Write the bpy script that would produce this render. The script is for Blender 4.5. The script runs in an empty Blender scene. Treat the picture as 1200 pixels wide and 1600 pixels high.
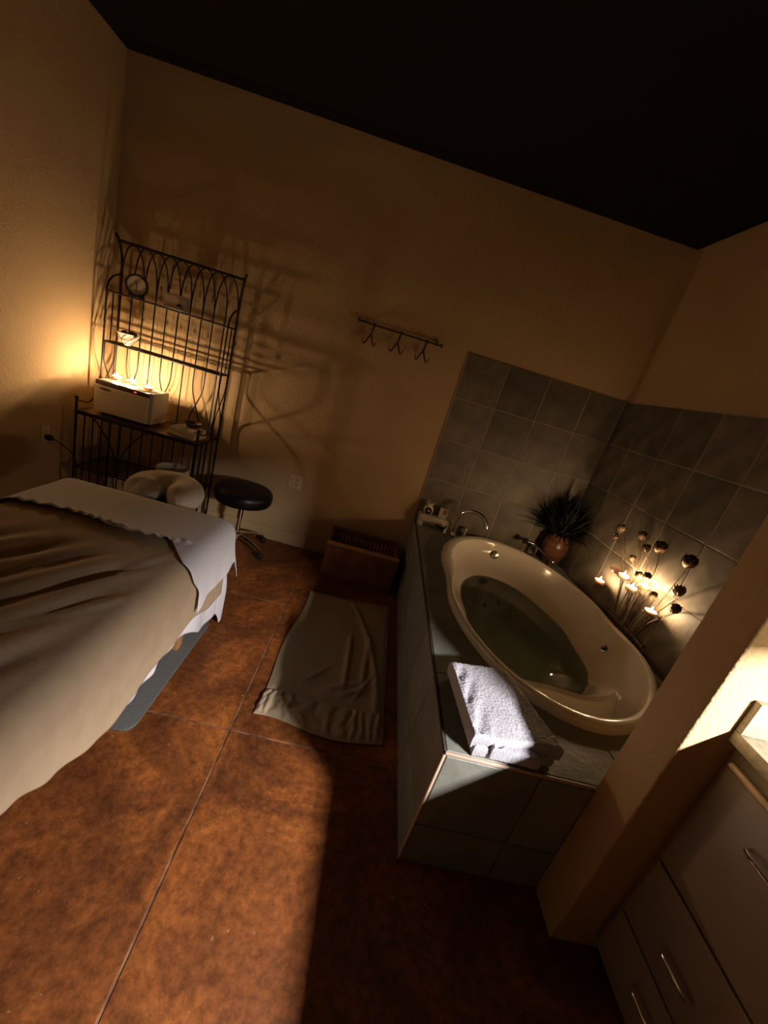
import bpy, bmesh, math, random
import numpy as np
from mathutils import Vector, Matrix, noise

random.seed(7)
sc = bpy.context.scene
COL = sc.collection
PI = math.pi

# ------------------------------------------------------------------ camera
CR = np.array([[0.959825454, 0.014781609, -0.28020814],
               [0.270451725, -0.314840979, 0.909797242],
               [0.074772738, 0.949029326, 0.306190098]])   # rows: right, down, forward in (x, y, down)
FPX = 639.365
CAMH = 1.62
cam_d = bpy.data.cameras.new('camera')
cam = bpy.data.objects.new('camera', cam_d)
COL.objects.link(cam)
cam_d.sensor_width = 36.0
cam_d.lens = FPX / 1600.0 * 36.0
cam_d.clip_start = 0.02
_r = Vector((CR[0][0], CR[0][1], -CR[0][2])).normalized()
_u = -Vector((CR[1][0], CR[1][1], -CR[1][2])).normalized()
_b = -Vector((CR[2][0], CR[2][1], -CR[2][2])).normalized()
cam.matrix_world = Matrix(((_r.x, _u.x, _b.x, 0), (_r.y, _u.y, _b.y, 0), (_r.z, _u.z, _b.z, CAMH), (0, 0, 0, 1)))
sc.camera = cam

# ------------------------------------------------------------------ world, exposure
w = bpy.data.worlds.new('world')
sc.world = w
w.use_nodes = True
w.node_tree.nodes['Background'].inputs[0].default_value = (0.9, 0.75, 0.6, 1)
w.node_tree.nodes['Background'].inputs[1].default_value = 0.0
sc.view_settings.view_transform = 'Standard'
sc.view_settings.look = 'None'
sc.view_settings.exposure = 0.0
sc.view_settings.gamma = 1.0
sc.view_settings.use_curve_mapping = False
sc.cycles.max_bounces = 10
sc.cycles.diffuse_bounces = 3
sc.cycles.transparent_max_bounces = 16
sc.cycles.sample_clamp_indirect = 4.0
LAMP_POWER = 90.0
FLAME_RACK = 4900.0
FLAME_TUB = 2150.0


def ray(u, v):
    c = np.array([(u - 600) / FPX, (v - 800) / FPX, 1.0])
    q = CR.T @ c
    return np.array([q[0], q[1], -q[2]])


def onz(u, v, z):
    d = ray(u, v); t = (z - CAMH) / d[2]
    return (t * d[0], t * d[1], z)


def onx(u, v, x):
    d = ray(u, v); t = x / d[0]
    return (x, t * d[1], CAMH + t * d[2])


# ------------------------------------------------------------------ materials
MATS = {}


def mat(name, col, rough=0.6, metal=0.0, col2=None, scale=6.0, bump=0.0, bscale=40.0, detail=4.0,
        spec=0.5, coat=0.0, lo=0.35, hi=0.65):
    m = bpy.data.materials.new(name)
    m.use_nodes = True
    nt = m.node_tree
    b = nt.nodes['Principled BSDF']
    b.inputs['Base Color'].default_value = (*col, 1)
    b.inputs['Roughness'].default_value = rough
    b.inputs['Metallic'].default_value = metal
    b.inputs['Specular IOR Level'].default_value = spec
    if coat:
        b.inputs['Coat Weight'].default_value = coat
        b.inputs['Coat Roughness'].default_value = 0.08
    tc = nt.nodes.new('ShaderNodeTexCoord')
    if col2 is not None:
        n = nt.nodes.new('ShaderNodeTexNoise')
        n.inputs['Scale'].default_value = scale
        n.inputs['Detail'].default_value = detail
        nt.links.new(tc.outputs['Object'], n.inputs['Vector'])
        cr = nt.nodes.new('ShaderNodeValToRGB')
        cr.color_ramp.elements[0].position = lo
        cr.color_ramp.elements[1].position = hi
        cr.color_ramp.elements[0].color = (*col, 1)
        cr.color_ramp.elements[1].color = (*col2, 1)
        nt.links.new(n.outputs['Fac'], cr.inputs['Fac'])
        nt.links.new(cr.outputs['Color'], b.inputs['Base Color'])
    if bump:
        n2 = nt.nodes.new('ShaderNodeTexNoise')
        n2.inputs['Scale'].default_value = bscale
        n2.inputs['Detail'].default_value = 3.0
        nt.links.new(tc.outputs['Object'], n2.inputs['Vector'])
        bp = nt.nodes.new('ShaderNodeBump')
        bp.inputs['Strength'].default_value = bump
        bp.inputs['Distance'].default_value = 0.01
        nt.links.new(n2.outputs['Fac'], bp.inputs['Height'])
        nt.links.new(bp.outputs['Normal'], b.inputs['Normal'])
    MATS[name] = m
    return m


def emis(name, col, strength):
    m = bpy.data.materials.new(name)
    m.use_nodes = True
    nt = m.node_tree
    nt.nodes.remove(nt.nodes['Principled BSDF'])
    e = nt.nodes.new('ShaderNodeEmission')
    e.inputs[0].default_value = (*col, 1)
    e.inputs[1].default_value = strength
    nt.links.new(e.outputs[0], nt.nodes['Material Output'].inputs[0])
    MATS[name] = m
    return m


def clear(name, tint, ior=1.45, rough=0.03, bump=0.0):
    """thin clear sheet: see-through tinted, mirror by Fresnel"""
    m = bpy.data.materials.new(name)
    m.use_nodes = True
    nt = m.node_tree
    nt.nodes.remove(nt.nodes['Principled BSDF'])
    t = nt.nodes.new('ShaderNodeBsdfTransparent'); t.inputs[0].default_value = (*tint, 1)
    g = nt.nodes.new('ShaderNodeBsdfGlossy'); g.inputs['Roughness'].default_value = rough
    if ior == 1.45:
        lw = nt.nodes.new('ShaderNodeLayerWeight'); lw.inputs[0].default_value = 0.25
        f = nt.nodes.new('ShaderNodeMath'); f.operation = 'MULTIPLY'; f.inputs[1].default_value = 0.45
        nt.links.new(lw.outputs['Facing'], f.inputs[0])
    else:
        f = nt.nodes.new('ShaderNodeFresnel'); f.inputs[0].default_value = ior
    x = nt.nodes.new('ShaderNodeMixShader')
    nt.links.new(f.outputs[0], x.inputs[0]); nt.links.new(t.outputs[0], x.inputs[1]); nt.links.new(g.outputs[0], x.inputs[2])
    nt.links.new(x.outputs[0], nt.nodes['Material Output'].inputs[0])
    if bump:
        n2 = nt.nodes.new('ShaderNodeTexNoise'); n2.inputs['Scale'].default_value = 9
        bp = nt.nodes.new('ShaderNodeBump'); bp.inputs['Strength'].default_value = bump; bp.inputs['Distance'].default_value = 0.01
        nt.links.new(n2.outputs['Fac'], bp.inputs['Height'])
        nt.links.new(bp.outputs['Normal'], g.inputs['Normal']); nt.links.new(bp.outputs['Normal'], f.inputs['Normal'])
    MATS[name] = m
    return m


mat('plaster', (0.50, 0.345, 0.175), 0.85, col2=(0.54, 0.375, 0.195), scale=3, bump=0.40, bscale=75, spec=0.2)
mat('ceiling_paint', (0.012, 0.010, 0.008), 0.95, spec=0.1)
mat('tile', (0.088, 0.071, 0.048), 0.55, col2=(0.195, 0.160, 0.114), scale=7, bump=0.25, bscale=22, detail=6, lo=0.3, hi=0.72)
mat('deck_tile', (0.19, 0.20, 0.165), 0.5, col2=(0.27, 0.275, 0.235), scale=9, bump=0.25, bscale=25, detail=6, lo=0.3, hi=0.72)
mat('grout', (0.31, 0.26, 0.195), 0.9, bump=0.3, bscale=90)
mat('edge_trim', (0.62, 0.46, 0.36), 0.5)
mat('dark_grout', (0.05, 0.035, 0.03), 0.9)
mat('joint', (0.34, 0.19, 0.10), 0.8, col2=(0.10, 0.04, 0.02), scale=14)
mat('tub', (0.82, 0.74, 0.62), 0.12, spec=0.55, coat=0.4)
mat('chrome', (0.75, 0.72, 0.68), 0.12, metal=1.0)
mat('dark_metal', (0.10, 0.09, 0.08), 0.3, metal=1.0)
mat('iron', (0.022, 0.016, 0.012), 0.45, metal=0.4, bump=0.2, bscale=120)
mat('rust_iron', (0.07, 0.035, 0.02), 0.5, metal=0.5)
mat('bronze', (0.30, 0.19, 0.10), 0.42, metal=0.6, col2=(0.09, 0.055, 0.035), scale=30)
mat('terry', (0.62, 0.61, 0.68), 0.95, bump=0.8, bscale=330, spec=0.1)
mat('sheet_white', (0.78, 0.76, 0.80), 0.9, bump=0.08, bscale=60, spec=0.15)
mat('blanket', (0.44, 0.33, 0.215), 0.95, col2=(0.48, 0.362, 0.24), scale=14, bump=0.12, bscale=180, spec=0.1)
mat('rug_cloth', (0.42, 0.325, 0.215), 0.95, bump=0.3, bscale=160, spec=0.1)
mat('mat_rubber', (0.135, 0.135, 0.13), 0.6, bump=0.3, bscale=90)
mat('white_fleece', (0.74, 0.68, 0.58), 0.95, bump=0.4, bscale=50, spec=0.1)
mat('white_plastic', (0.74, 0.67, 0.56), 0.35)
mat('grey_plastic', (0.10, 0.085, 0.07), 0.4)
mat('cream_plastic', (0.66, 0.52, 0.34), 0.4)
mat('black_leather', (0.006, 0.0055, 0.0055), 0.38, bump=0.1, bscale=90, spec=0.28)
mat('black_plastic', (0.012, 0.011, 0.010), 0.4)
mat('wood', (0.28, 0.11, 0.035), 0.5, col2=(0.18, 0.06, 0.02), scale=10)
mat('pale_candlelit_wood', (0.62, 0.36, 0.17), 0.6, col2=(0.48, 0.26, 0.11), scale=18)  # pale slats; brightened so the box rim carries candlelight in its colour
mat('oak', (0.50, 0.25, 0.09), 0.5)
mat('ceramic', (0.72, 0.64, 0.52), 0.25)
mat('stone_tray', (0.50, 0.43, 0.33), 0.6, col2=(0.42, 0.36, 0.27), scale=30)
mat('carton', (0.58, 0.50, 0.38), 0.7)
mat('print_red', (0.35, 0.13, 0.06), 0.7)
mat('terracotta', (0.13, 0.050, 0.026), 0.32, col2=(0.18, 0.072, 0.036), scale=8)
mat('terracotta_dark', (0.09, 0.04, 0.022), 0.4)
mat('soil', (0.03, 0.02, 0.012), 0.95)
mat('foliage', (0.004, 0.006, 0.003), 0.9, col2=(0.008, 0.012, 0.005), scale=20)
mat('wax', (0.85, 0.75, 0.58), 0.4)
mat('laminate', (0.30, 0.24, 0.17), 0.38, bump=0.05, bscale=200)
mat('laminate_trim', (0.62, 0.46, 0.26), 0.3)
mat('worktop', (0.36, 0.31, 0.21), 0.4, col2=(0.25, 0.21, 0.14), scale=60)
mat('clock_face', (0.60, 0.50, 0.36), 0.5)
mat('stripe', (0.05, 0.04, 0.03), 0.6)
clear('cup_glass', (0.97, 0.96, 0.94))
clear('water', (0.75, 0.90, 0.84), ior=1.33, rough=0.02, bump=0.04)
emis('flame', (1.0, 0.67, 0.37), FLAME_TUB)
emis('flame_tall', (1.0, 0.69, 0.41), FLAME_RACK)
emis('led_red', (1.0, 0.12, 0.03), 1.2)
emis('lamp_lens', (1.0, 0.93, 0.90), 30.0)


def floor_mat():
    m = bpy.data.materials.new('stained_concrete')
    m.use_nodes = True
    nt = m.node_tree; L = nt.links
    b = nt.nodes['Principled BSDF']
    tc = nt.nodes.new('ShaderNodeNewGeometry')
    def nz(sc_, det, rough=0.6, dist=0.0):
        n = nt.nodes.new('ShaderNodeTexNoise')
        n.inputs['Scale'].default_value = sc_; n.inputs['Detail'].default_value = det
        n.inputs['Roughness'].default_value = rough; n.inputs['Distortion'].default_value = dist
        L.new(tc.outputs['Position'], n.inputs['Vector'])
        return n
    a = nz(2.2, 10, 0.68, 1.2)
    r = nt.nodes.new('ShaderNodeValToRGB')
    r.color_ramp.elements[0].position = 0.30; r.color_ramp.elements[0].color = (0.085, 0.026, 0.009, 1)
    r.color_ramp.elements[1].position = 0.72; r.color_ramp.elements[1].color = (0.52, 0.170, 0.036, 1)
    e = r.color_ramp.elements.new(0.5); e.color = (0.235, 0.075, 0.019, 1)
    L.new(a.outputs['Fac'], r.inputs['Fac'])
    c = nz(30, 8, 0.75)
    r2 = nt.nodes.new('ShaderNodeValToRGB')
    r2.color_ramp.elements[0].position = 0.38; r2.color_ramp.elements[0].color = (0.50, 0.46, 0.45, 1)
    r2.color_ramp.elements[1].position = 0.66; r2.color_ramp.elements[1].color = (1.4, 1.35, 1.25, 1)
    L.new(c.outputs['Fac'], r2.inputs['Fac'])
    mx = nt.nodes.new('ShaderNodeMixRGB'); mx.blend_type = 'MULTIPLY'; mx.inputs[0].default_value = 0.8
    L.new(r.outputs[0], mx.inputs[1]); L.new(r2.outputs[0], mx.inputs[2])
    # pale flecks of scraped stain
    d = nz(42, 3, 0.5)
    r3 = nt.nodes.new('ShaderNodeValToRGB')
    r3.color_ramp.elements[0].position = 0.70; r3.color_ramp.elements[0].color = (0, 0, 0, 1)
    r3.color_ramp.elements[1].position = 0.76; r3.color_ramp.elements[1].color = (1, 1, 1, 1)
    L.new(d.outputs['Fac'], r3.inputs['Fac'])
    mx2 = nt.nodes.new('ShaderNodeMixRGB'); mx2.inputs[2].default_value = (0.42, 0.24, 0.12, 1)
    L.new(r3.outputs[0], mx2.inputs[0]); L.new(mx.outputs[0], mx2.inputs[1])
    L.new(mx2.outputs[0], b.inputs['Base Color'])
    rr = nt.nodes.new('ShaderNodeMapRange')
    rr.inputs['To Min'].default_value = 0.42; rr.inputs['To Max'].default_value = 0.62
    L.new(c.outputs['Fac'], rr.inputs['Value']); L.new(rr.outputs[0], b.inputs['Roughness'])
    b.inputs['Specular IOR Level'].default_value = 0.35
    bp = nt.nodes.new('ShaderNodeBump'); bp.inputs['Strength'].default_value = 0.25; bp.inputs['Distance'].default_value = 0.01
    L.new(c.outputs['Fac'], bp.inputs['Height']); L.new(bp.outputs['Normal'], b.inputs['Normal'])
    MATS['concrete'] = m


floor_mat()


def vary(name, amount):
    """every piece of this material a little lighter or darker than the next"""
    nt = MATS[name].node_tree
    b = nt.nodes['Principled BSDF']
    src = b.inputs['Base Color'].links[0].from_socket
    oi = nt.nodes.new('ShaderNodeObjectInfo')
    mr = nt.nodes.new('ShaderNodeMapRange'); mr.inputs['To Min'].default_value = 1 - amount; mr.inputs['To Max'].default_value = 1 + amount
    hs_ = nt.nodes.new('ShaderNodeHueSaturation')
    nt.links.new(oi.outputs['Random'], mr.inputs['Value']); nt.links.new(mr.outputs[0], hs_.inputs['Value'])
    nt.links.new(src, hs_.inputs['Color']); nt.links.new(hs_.outputs[0], b.inputs['Base Color'])


_w = MATS['wax'].node_tree.nodes['Principled BSDF']
_w.inputs['Subsurface Weight'].default_value = 1.0
_w.inputs['Subsurface Radius'].default_value = (1.0, 0.6, 0.3)
_w.inputs['Subsurface Scale'].default_value = 0.02
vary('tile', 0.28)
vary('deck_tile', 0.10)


# ------------------------------------------------------------------ mesh building
class MB:
    def __init__(self):
        self.v = []; self.f = []

    def add(self, vs, fs, M=None):
        n = len(self.v)
        for p in vs:
            q = Vector(p)
            if M is not None: q = M @ q
            self.v.append(q)
        for f in fs: self.f.append([i + n for i in f])
        return self

    def box(self, x0, x1, y0, y1, z0, z1, M=None):
        vs = [(x0, y0, z0), (x1, y0, z0), (x1, y1, z0), (x0, y1, z0), (x0, y0, z1), (x1, y0, z1), (x1, y1, z1), (x0, y1, z1)]
        fs = [(0, 3, 2, 1), (4, 5, 6, 7), (0, 1, 5, 4), (1, 2, 6, 5), (2, 3, 7, 6), (3, 0, 4, 7)]
        return self.add(vs, fs, M)

    def tube(self, path, r, n=8, closed=False, M=None, flat=1.0):
        P = [Vector(p) for p in path]; m = len(P)
        rs = r if isinstance(r, (list, tuple)) else [r] * m
        vs = []; fs = []
        up = None
        for i in range(m):
            if closed: t = P[(i + 1) % m] - P[i - 1]
            else: t = P[min(i + 1, m - 1)] - P[max(i - 1, 0)]
            t.normalize()
            if up is None:
                up = Vector((0, 0, 1)) if abs(t.z) < 0.9 else Vector((1, 0, 0))
            up = up - t * up.dot(t)
            if up.length < 1e-5: up = t.orthogonal()
            up.normalize()
            s = t.cross(up)
            for k in range(n):
                a = 2 * PI * k / n
                vs.append(P[i] + up * (rs[i] * flat * math.cos(a)) + s * (rs[i] * math.sin(a)))
        for i in range(m if closed else m - 1):
            for k in range(n):
                a = i * n + k; b = i * n + (k + 1) % n
                c = ((i + 1) % m) * n + (k + 1) % n; d = ((i + 1) % m) * n + k
                fs.append((a, b, c, d))
        if not closed:
            fs.append(tuple(range(n - 1, -1, -1))); fs.append(tuple(range((m - 1) * n, m * n)))
        return self.add(vs, fs, M)

    def lathe(self, prof, c=(0, 0, 0), n=24, M=None, cap=True):
        vs = []; fs = []; m = len(prof)
        for (r, z) in prof:
            for k in range(n):
                a = 2 * PI * k / n
                vs.append((c[0] + r * math.cos(a), c[1] + r * math.sin(a), c[2] + z))
        for i in range(m - 1):
            for k in range(n):
                fs.append((i * n + k, i * n + (k + 1) % n, (i + 1) * n + (k + 1) % n, (i + 1) * n + k))
        if cap and prof[0][0] > 1e-6: fs.append(tuple(range(n - 1, -1, -1)))
        if cap and prof[-1][0] > 1e-6: fs.append(tuple(range((m - 1) * n, m * n)))
        return self.add(vs, fs, M)

    def prism(self, poly, z0, z1, M=None):
        n = len(poly)
        vs = [(p[0], p[1], z0) for p in poly] + [(p[0], p[1], z1) for p in poly]
        fs = [tuple(range(n - 1, -1, -1)), tuple(range(n, 2 * n))] + [(i, (i + 1) % n, n + (i + 1) % n, n + i) for i in range(n)]
        return self.add(vs, fs, M)

    def grid(self, fn, nu, nv, closed_u=False):
        vs = []; fs = []
        for j in range(nv + 1):
            for i in range(nu if closed_u else nu + 1): vs.append(fn(i / nu, j / nv))
        s = nu if closed_u else nu + 1
        for j in range(nv):
            for i in range(nu):
                i2 = (i + 1) % s if closed_u else i + 1
                fs.append((j * s + i, j * s + i2, (j + 1) * s + i2, (j + 1) * s + i))
        return self.add(vs, fs)

    def build(self, name, material, parent=None, org=(0, 0, 0), bevel=0.0, seg=2, smooth=True, merge=False, recalc=True):
        me = bpy.data.meshes.new(name)
        o = Vector(org)
        bm = bmesh.new()
        bv = [bm.verts.new(p - o) for p in self.v]
        for f in self.f:
            try: bm.faces.new([bv[i] for i in f])
            except ValueError: pass
        if merge: bmesh.ops.remove_doubles(bm, verts=bm.verts, dist=1e-5)
        if recalc: bmesh.ops.recalc_face_normals(bm, faces=bm.faces)
        if bevel:
            es = [e for e in bm.edges if len(e.link_faces) == 2 and e.calc_face_angle(0) > 0.5]
            bmesh.ops.bevel(bm, geom=es, offset=bevel, segments=seg, profile=0.5, affect='EDGES', clamp_overlap=True)
        bm.to_mesh(me); bm.free()
        if smooth:
            for p in me.polygons: p.use_smooth = True
            try: me.set_sharp_from_angle(angle=0.6)
            except Exception: pass
        me.materials.append(MATS[material])
        ob = bpy.data.objects.new(name, me)
        COL.objects.link(ob)
        if parent is not None: ob.parent = parent
        return ob


def tag(o, label=None, cat=None, group=None, kind=None):
    if label: o['label'] = label
    if cat: o['category'] = cat
    if group: o['group'] = group
    if kind: o['kind'] = kind
    return o


class Thing:
    def __init__(self, name, label, cat, base, group=None, kind=None, rz=0.0):
        self.o = bpy.data.objects.new(name, None)
        self.o.empty_display_size = 0.05
        COL.objects.link(self.o)
        self.o.location = base
        self.base = base
        tag(self.o, label, cat, group, kind)

    def part(self, name, mb, material, parent=None, **k):
        lab = k.pop('label', None)
        p = mb.build(name, material, parent or self.o, self.base, **k)
        if lab: p['label'] = lab
        return p


def one(name, mb, material, label, cat, base, group=None, **k):
    """a thing that is a single mesh, its origin at its base"""
    o = mb.build(name, material, None, base, **k)
    o.location = base
    return tag(o, label, cat, group)


def copy_tree(o, parent=None):
    c = o.copy(); COL.objects.link(c); c.parent = parent
    for ch in list(o.children): copy_tree(ch, c)
    return c


def solid(o, t):
    m = o.modifiers.new('thickness', 'SOLIDIFY'); m.thickness = t; m.offset = 0
    return o


def spline(pts, n=10):
    """Catmull-Rom through the points"""
    P = [Vector(p) for p in pts]; out = []
    for i in range(len(P) - 1):
        p0 = P[max(i - 1, 0)]; p1 = P[i]; p2 = P[i + 1]; p3 = P[min(i + 2, len(P) - 1)]
        for k in range(n):
            t = k / n
            out.append(0.5 * ((2 * p1) + (p2 - p0) * t + (2 * p0 - 5 * p1 + 4 * p2 - p3) * t * t + (3 * p1 - p0 - 3 * p2 + p3) * t ** 3))
    out.append(P[-1])
    return out


def sstep(a, b, x):
    t = max(0.0, min(1.0, (x - a) / (b - a)))
    return t * t * (3 - 2 * t)


# ------------------------------------------------------------------ room shell
XL, XR, YB, YF, ZC = -2.166, 1.85, 3.37, -3.0, 3.045
TH = 0.1


def struct(name, mb, material, label=None, **k):
    k.setdefault('smooth', False)
    o = mb.build(name, material, None, (0, 0, 0), **k)
    return tag(o, label, None, None, 'structure')


floor = struct('floor', MB().box(XL - TH, XR + TH, YF - TH, YB + TH, -0.10, -0.0025), 'joint', 'stained brown concrete floor with saw-cut joints')
JX = -0.258


def slab(x0, x1, y0, y1):
    g = 0.0035
    MB().box(x0 + g, x1 - g, y0 + g, y1 - g, -0.02, 0.0).build('floor_slab', 'concrete', floor, bevel=0.0015, seg=1, smooth=False)


for (a, b) in ((YF, 1.404), (1.404, 2.432), (2.432, YB)): slab(XL, JX, a, b)
for (a, b) in ((YF, 1.404), (1.404, YB)): slab(JX, XR, a, b)

wall_back = struct('wall_back', MB().box(XL - TH, XR + TH, YB, YB + TH, 0, ZC), 'plaster', 'tan plaster back wall')
wall_left = struct('wall_left', MB().box(XL - TH, XL, YF, YB, 0, ZC), 'plaster', 'tan plaster left wall')
wall_right = struct('wall_right', MB().box(XR, XR + TH, YF, YB, 0, ZC), 'plaster', 'tan plaster right wall beside the tub')
struct('wall_front', MB().box(XL - TH, XR + TH, YF - TH, YF, 0, ZC), 'plaster', 'tan plaster wall behind the camera')
struct('ceiling', MB().box(XL - TH, XR + TH, YF - TH, YB + TH, ZC, ZC + TH), 'ceiling_paint', 'black painted ceiling')
WX, WY0, WY1 = 1.055, 0.89, 1.043
struct('wall_wing', MB().box(WX, XR, WY0, WY1, 0, ZC), 'plaster', 'short tan wing wall between tub and counter', bevel=0.008, seg=3, smooth=True)
struct('baseboard_back', MB().box(XL, 0.5, YB - 0.014, YB, 0, 0.118), 'plaster', 'tan painted baseboard', bevel=0.004)
struct('baseboard_left', MB().box(XL, XL + 0.014, YF, YB - 0.014, 0, 0.118), 'plaster', 'tan painted baseboard', bevel=0.004)

# wall tiles, each a piece of its wall
TS = 0.3385
ZT = 1.952
GR = 0.0028


def tile_piece(parent, p0, p1, axis, face, depth, mate='tile', name='tile', ch=0.003):
    """p0,p1: (a,b) corners in the plane; axis: normal axis; face: coordinate of the wall plane; depth signed, the way it stands proud"""
    (a0, b0), (a1, b1) = p0, p1
    a0 += GR; b0 += GR; a1 -= GR; b1 -= GR
    d = face + depth
    q = [(a0, b0, face), (a1, b0, face), (a1, b1, face), (a0, b1, face)]
    dm = d - math.copysign(ch, depth)
    q += [(a0, b0, dm), (a1, b0, dm), (a1, b1, dm), (a0, b1, dm)]
    q += [(a0 + ch, b0 + ch, d), (a1 - ch, b0 + ch, d), (a1 - ch, b1 - ch, d), (a0 + ch, b1 - ch, d)]
    fs = [(8, 9, 10, 11)]
    for i in range(4):
        j = (i + 1) % 4
        fs += [(i, j, 4 + j, 4 + i), (4 + i, 4 + j, 8 + j, 8 + i)]
    fs.append((3, 2, 1, 0))
    if axis == 'y': vs = [(a, c, b) for a, b, c in q]
    elif axis == 'x': vs = [(c, a, b) for a, b, c in q]
    else: vs = [(a, b, c) for a, b, c in q]
    mb = MB().add(vs, fs)
    cx = sum(v.x for v in mb.v) / 12; cy = sum(v.y for v in mb.v) / 12; cz = sum(v.z for v in mb.v) / 12
    o = mb.build(name, mate, parent, (cx, cy, cz), smooth=False)
    o.location = (cx, cy, cz)
    return o


DZ = 0.54          # deck top
DXB, DXF = 0.545, 0.508   # deck left side at the back wall and at the front
DY0 = 1.035        # deck front
xs = [0.53, 0.866, 1.204, 1.541, XR - 0.012]
zs = [ZT - TS * k for k in range(5)]; zs[4] = DZ
gb = MB().box(0.526, XR, YB - 0.0098, YB, DZ - 0.02, ZT).build('grout_bed', 'grout', wall_back, smooth=False)
for i in range(4):
    for j in range(4):
        if i == 1 and j == 0: pass
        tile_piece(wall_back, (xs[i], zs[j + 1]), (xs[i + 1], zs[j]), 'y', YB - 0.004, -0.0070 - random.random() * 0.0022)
gb = MB().box(XR - 0.0098, XR, WY1, YB, DZ - 0.02, ZT).build('grout_bed', 'grout', wall_right, smooth=False)
ys = [YB - 0.012, 3.037, 2.696, 2.356, 2.024, 1.69, 1.352, WY1]
for i in range(7):
    for j in range(4):
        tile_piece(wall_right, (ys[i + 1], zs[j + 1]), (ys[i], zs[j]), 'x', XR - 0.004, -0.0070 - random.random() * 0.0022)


# ------------------------------------------------------------------ bath tub outline
tub_px = [(700, 843), (693, 855), (695, 875), (700, 900), (712, 945), (735, 990), (770, 1030), (800, 1055), (850, 1095), (900, 1120), (950, 1137),
          (985, 1138), (1028, 1075), (1015, 1035), (985, 1000), (940, 950), (900, 915), (850, 880), (800, 852), (750, 838), (720, 836)]
TZ = 0.582
TC = np.array([1.25, 2.30])
pts = np.array([onz(u, v, TZ)[:2] for u, v in tub_px])
pts[:, 0] = np.minimum(pts[:, 0], 1.805)
pts[:, 1] = np.minimum(pts[:, 1], 3.28)
th = np.arctan2(pts[:, 1] - TC[1], pts[:, 0] - TC[0])
rr = np.hypot(pts[:, 0] - TC[0], pts[:, 1] - TC[1])
K = 6
def basis(t): return np.stack([np.ones_like(t)] + [f(k * t) for k in range(1, K + 1) for f in (np.cos, np.sin)], 1)
A = basis(th)
reg = np.diag([0] + [0.002 * k ** 2 for k in range(1, K + 1) for _ in (0, 1)])
co = np.linalg.solve(A.T @ A + reg, A.T @ rr)


def tub_r(t): return float(basis(np.array([t])) @ co)


def tub_pt(t, s):
    r = tub_r(t) * s
    return (min(TC[0] + r * math.cos(t), 1.812), TC[1] + r * math.sin(t))


NT = 120
TH_ = [2 * PI * i / NT for i in range(NT)]


def bump(t, c, wd):
    d = (t - c + PI) % (2 * PI) - PI
    return math.exp(-(d / wd) ** 2)


# ------------------------------------------------------------------ deck
deck = Thing('tub_deck', 'grey-green tiled deck boxed around the drop-in bathtub', 'tub surround', (1.17, 2.2, 0))
cut = MB().prism([tub_pt(t, 0.965) for t in TH_], 0.3, 0.9).build('cutter', 'grout', None)


def cut_with(o):
    m = o.modifiers.new('b', 'BOOLEAN'); m.operation = 'DIFFERENCE'; m.object = cut; m.solver = 'EXACT'
    bpy.context.view_layer.update()
    dg = bpy.context.evaluated_depsgraph_get()
    me = bpy.data.meshes.new_from_object(o.evaluated_get(dg))
    o.modifiers.clear()
    old = o.data; o.data = me; bpy.data.meshes.remove(old)
    return len(me.polygons)


def deck_x(y):
    return DXF + (DXB - DXF) * (y - DY0) / (YB - DY0)


core = MB()
core.prism([(deck_x(DY0) + .008, DY0 + .008), (WX + 0.0, DY0 + .008), (WX + 0.0, WY1 + 0.002), (XR - 0.0135, WY1 + 0.002), (XR - 0.0135, YB - 0.0135), (deck_x(YB) + .008, YB - 0.0135)], DZ - 0.05, DZ - 0.0022)
core_o = deck.part('core_slab', core, 'grout', smooth=False)
cut_with(core_o)
# the side walls of the surround, under the tiles
side = MB().prism([(deck_x(DY0) + .008, DY0 + .008), (deck_x(DY0) + .04, DY0 + .008), (deck_x(YB) + .04, YB - .0145), (deck_x(YB) + .008, YB - .0145)], 0, DZ - 0.05)
deck.part('side_wall', side, 'grout', smooth=False)
deck.part('front_wall', MB().box(deck_x(DY0) + .04, WX, DY0 + .008, DY0 + .04, 0, DZ - 0.05), 'grout', smooth=False)
# top tiles
tx = [None, 0.86, 1.20, 1.54, XR - 0.0105]
ty = [DY0 + 0.008, 1.43, 1.77, 2.14, 2.48, 2.82, 3.16, YB - 0.014]
for j in range(len(ty) - 1):
    for i in range(4):
        y0, y1 = ty[j] + GR, ty[j + 1] - GR
        x1 = tx[i + 1] - GR
        if j == 0 and tx[i + 1] > WX:
            y0 = WY1 + 0.004
        if i == 0: q = [(deck_x(y0) + .010, y0), (x1, y0), (x1, y1), (deck_x(y1) + .010, y1)]
        else: q = [(tx[i] + GR, y0), (x1, y0), (x1, y1), (tx[i] + GR, y1)]
        o = deck.part('tile', MB().prism(q, DZ - 0.0060, DZ), 'deck_tile', bevel=0.002, seg=1, smooth=False)
        if cut_with(o) < 3: bpy.data.objects.remove(o)
bpy.data.objects.remove(cut)
# left side tiles
sy = [DY0 + 0.010, 1.42, 1.775, 2.12, 2.46, 2.80, 3.14, YB - 0.0125]
for j in range(len(sy) - 1):
    for (z0, z1) in ((0.0, 0.195), (0.195, DZ - 0.012)):
        y0, y1 = sy[j] + GR, sy[j + 1] - GR
        q = [(deck_x(y0), y0), (deck_x(y0) + .008, y0), (deck_x(y1) + .008, y1), (deck_x(y1), y1)]
        deck.part('tile', MB().prism(q, z0 + GR, z1 - GR), 'deck_tile', bevel=0.002, seg=1, smooth=False)
# front tiles
fx = [deck_x(DY0) + 0.010, 0.86, WX]
for i in range(2):
    for (z0, z1) in ((0.0, 0.195), (0.195, DZ - 0.012)):
        deck.part('tile', MB().box(fx[i] + GR, fx[i + 1] - GR, DY0, DY0 + 0.008, z0 + GR, z1 - GR), 'deck_tile', bevel=0.002, seg=1, smooth=False)
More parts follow.
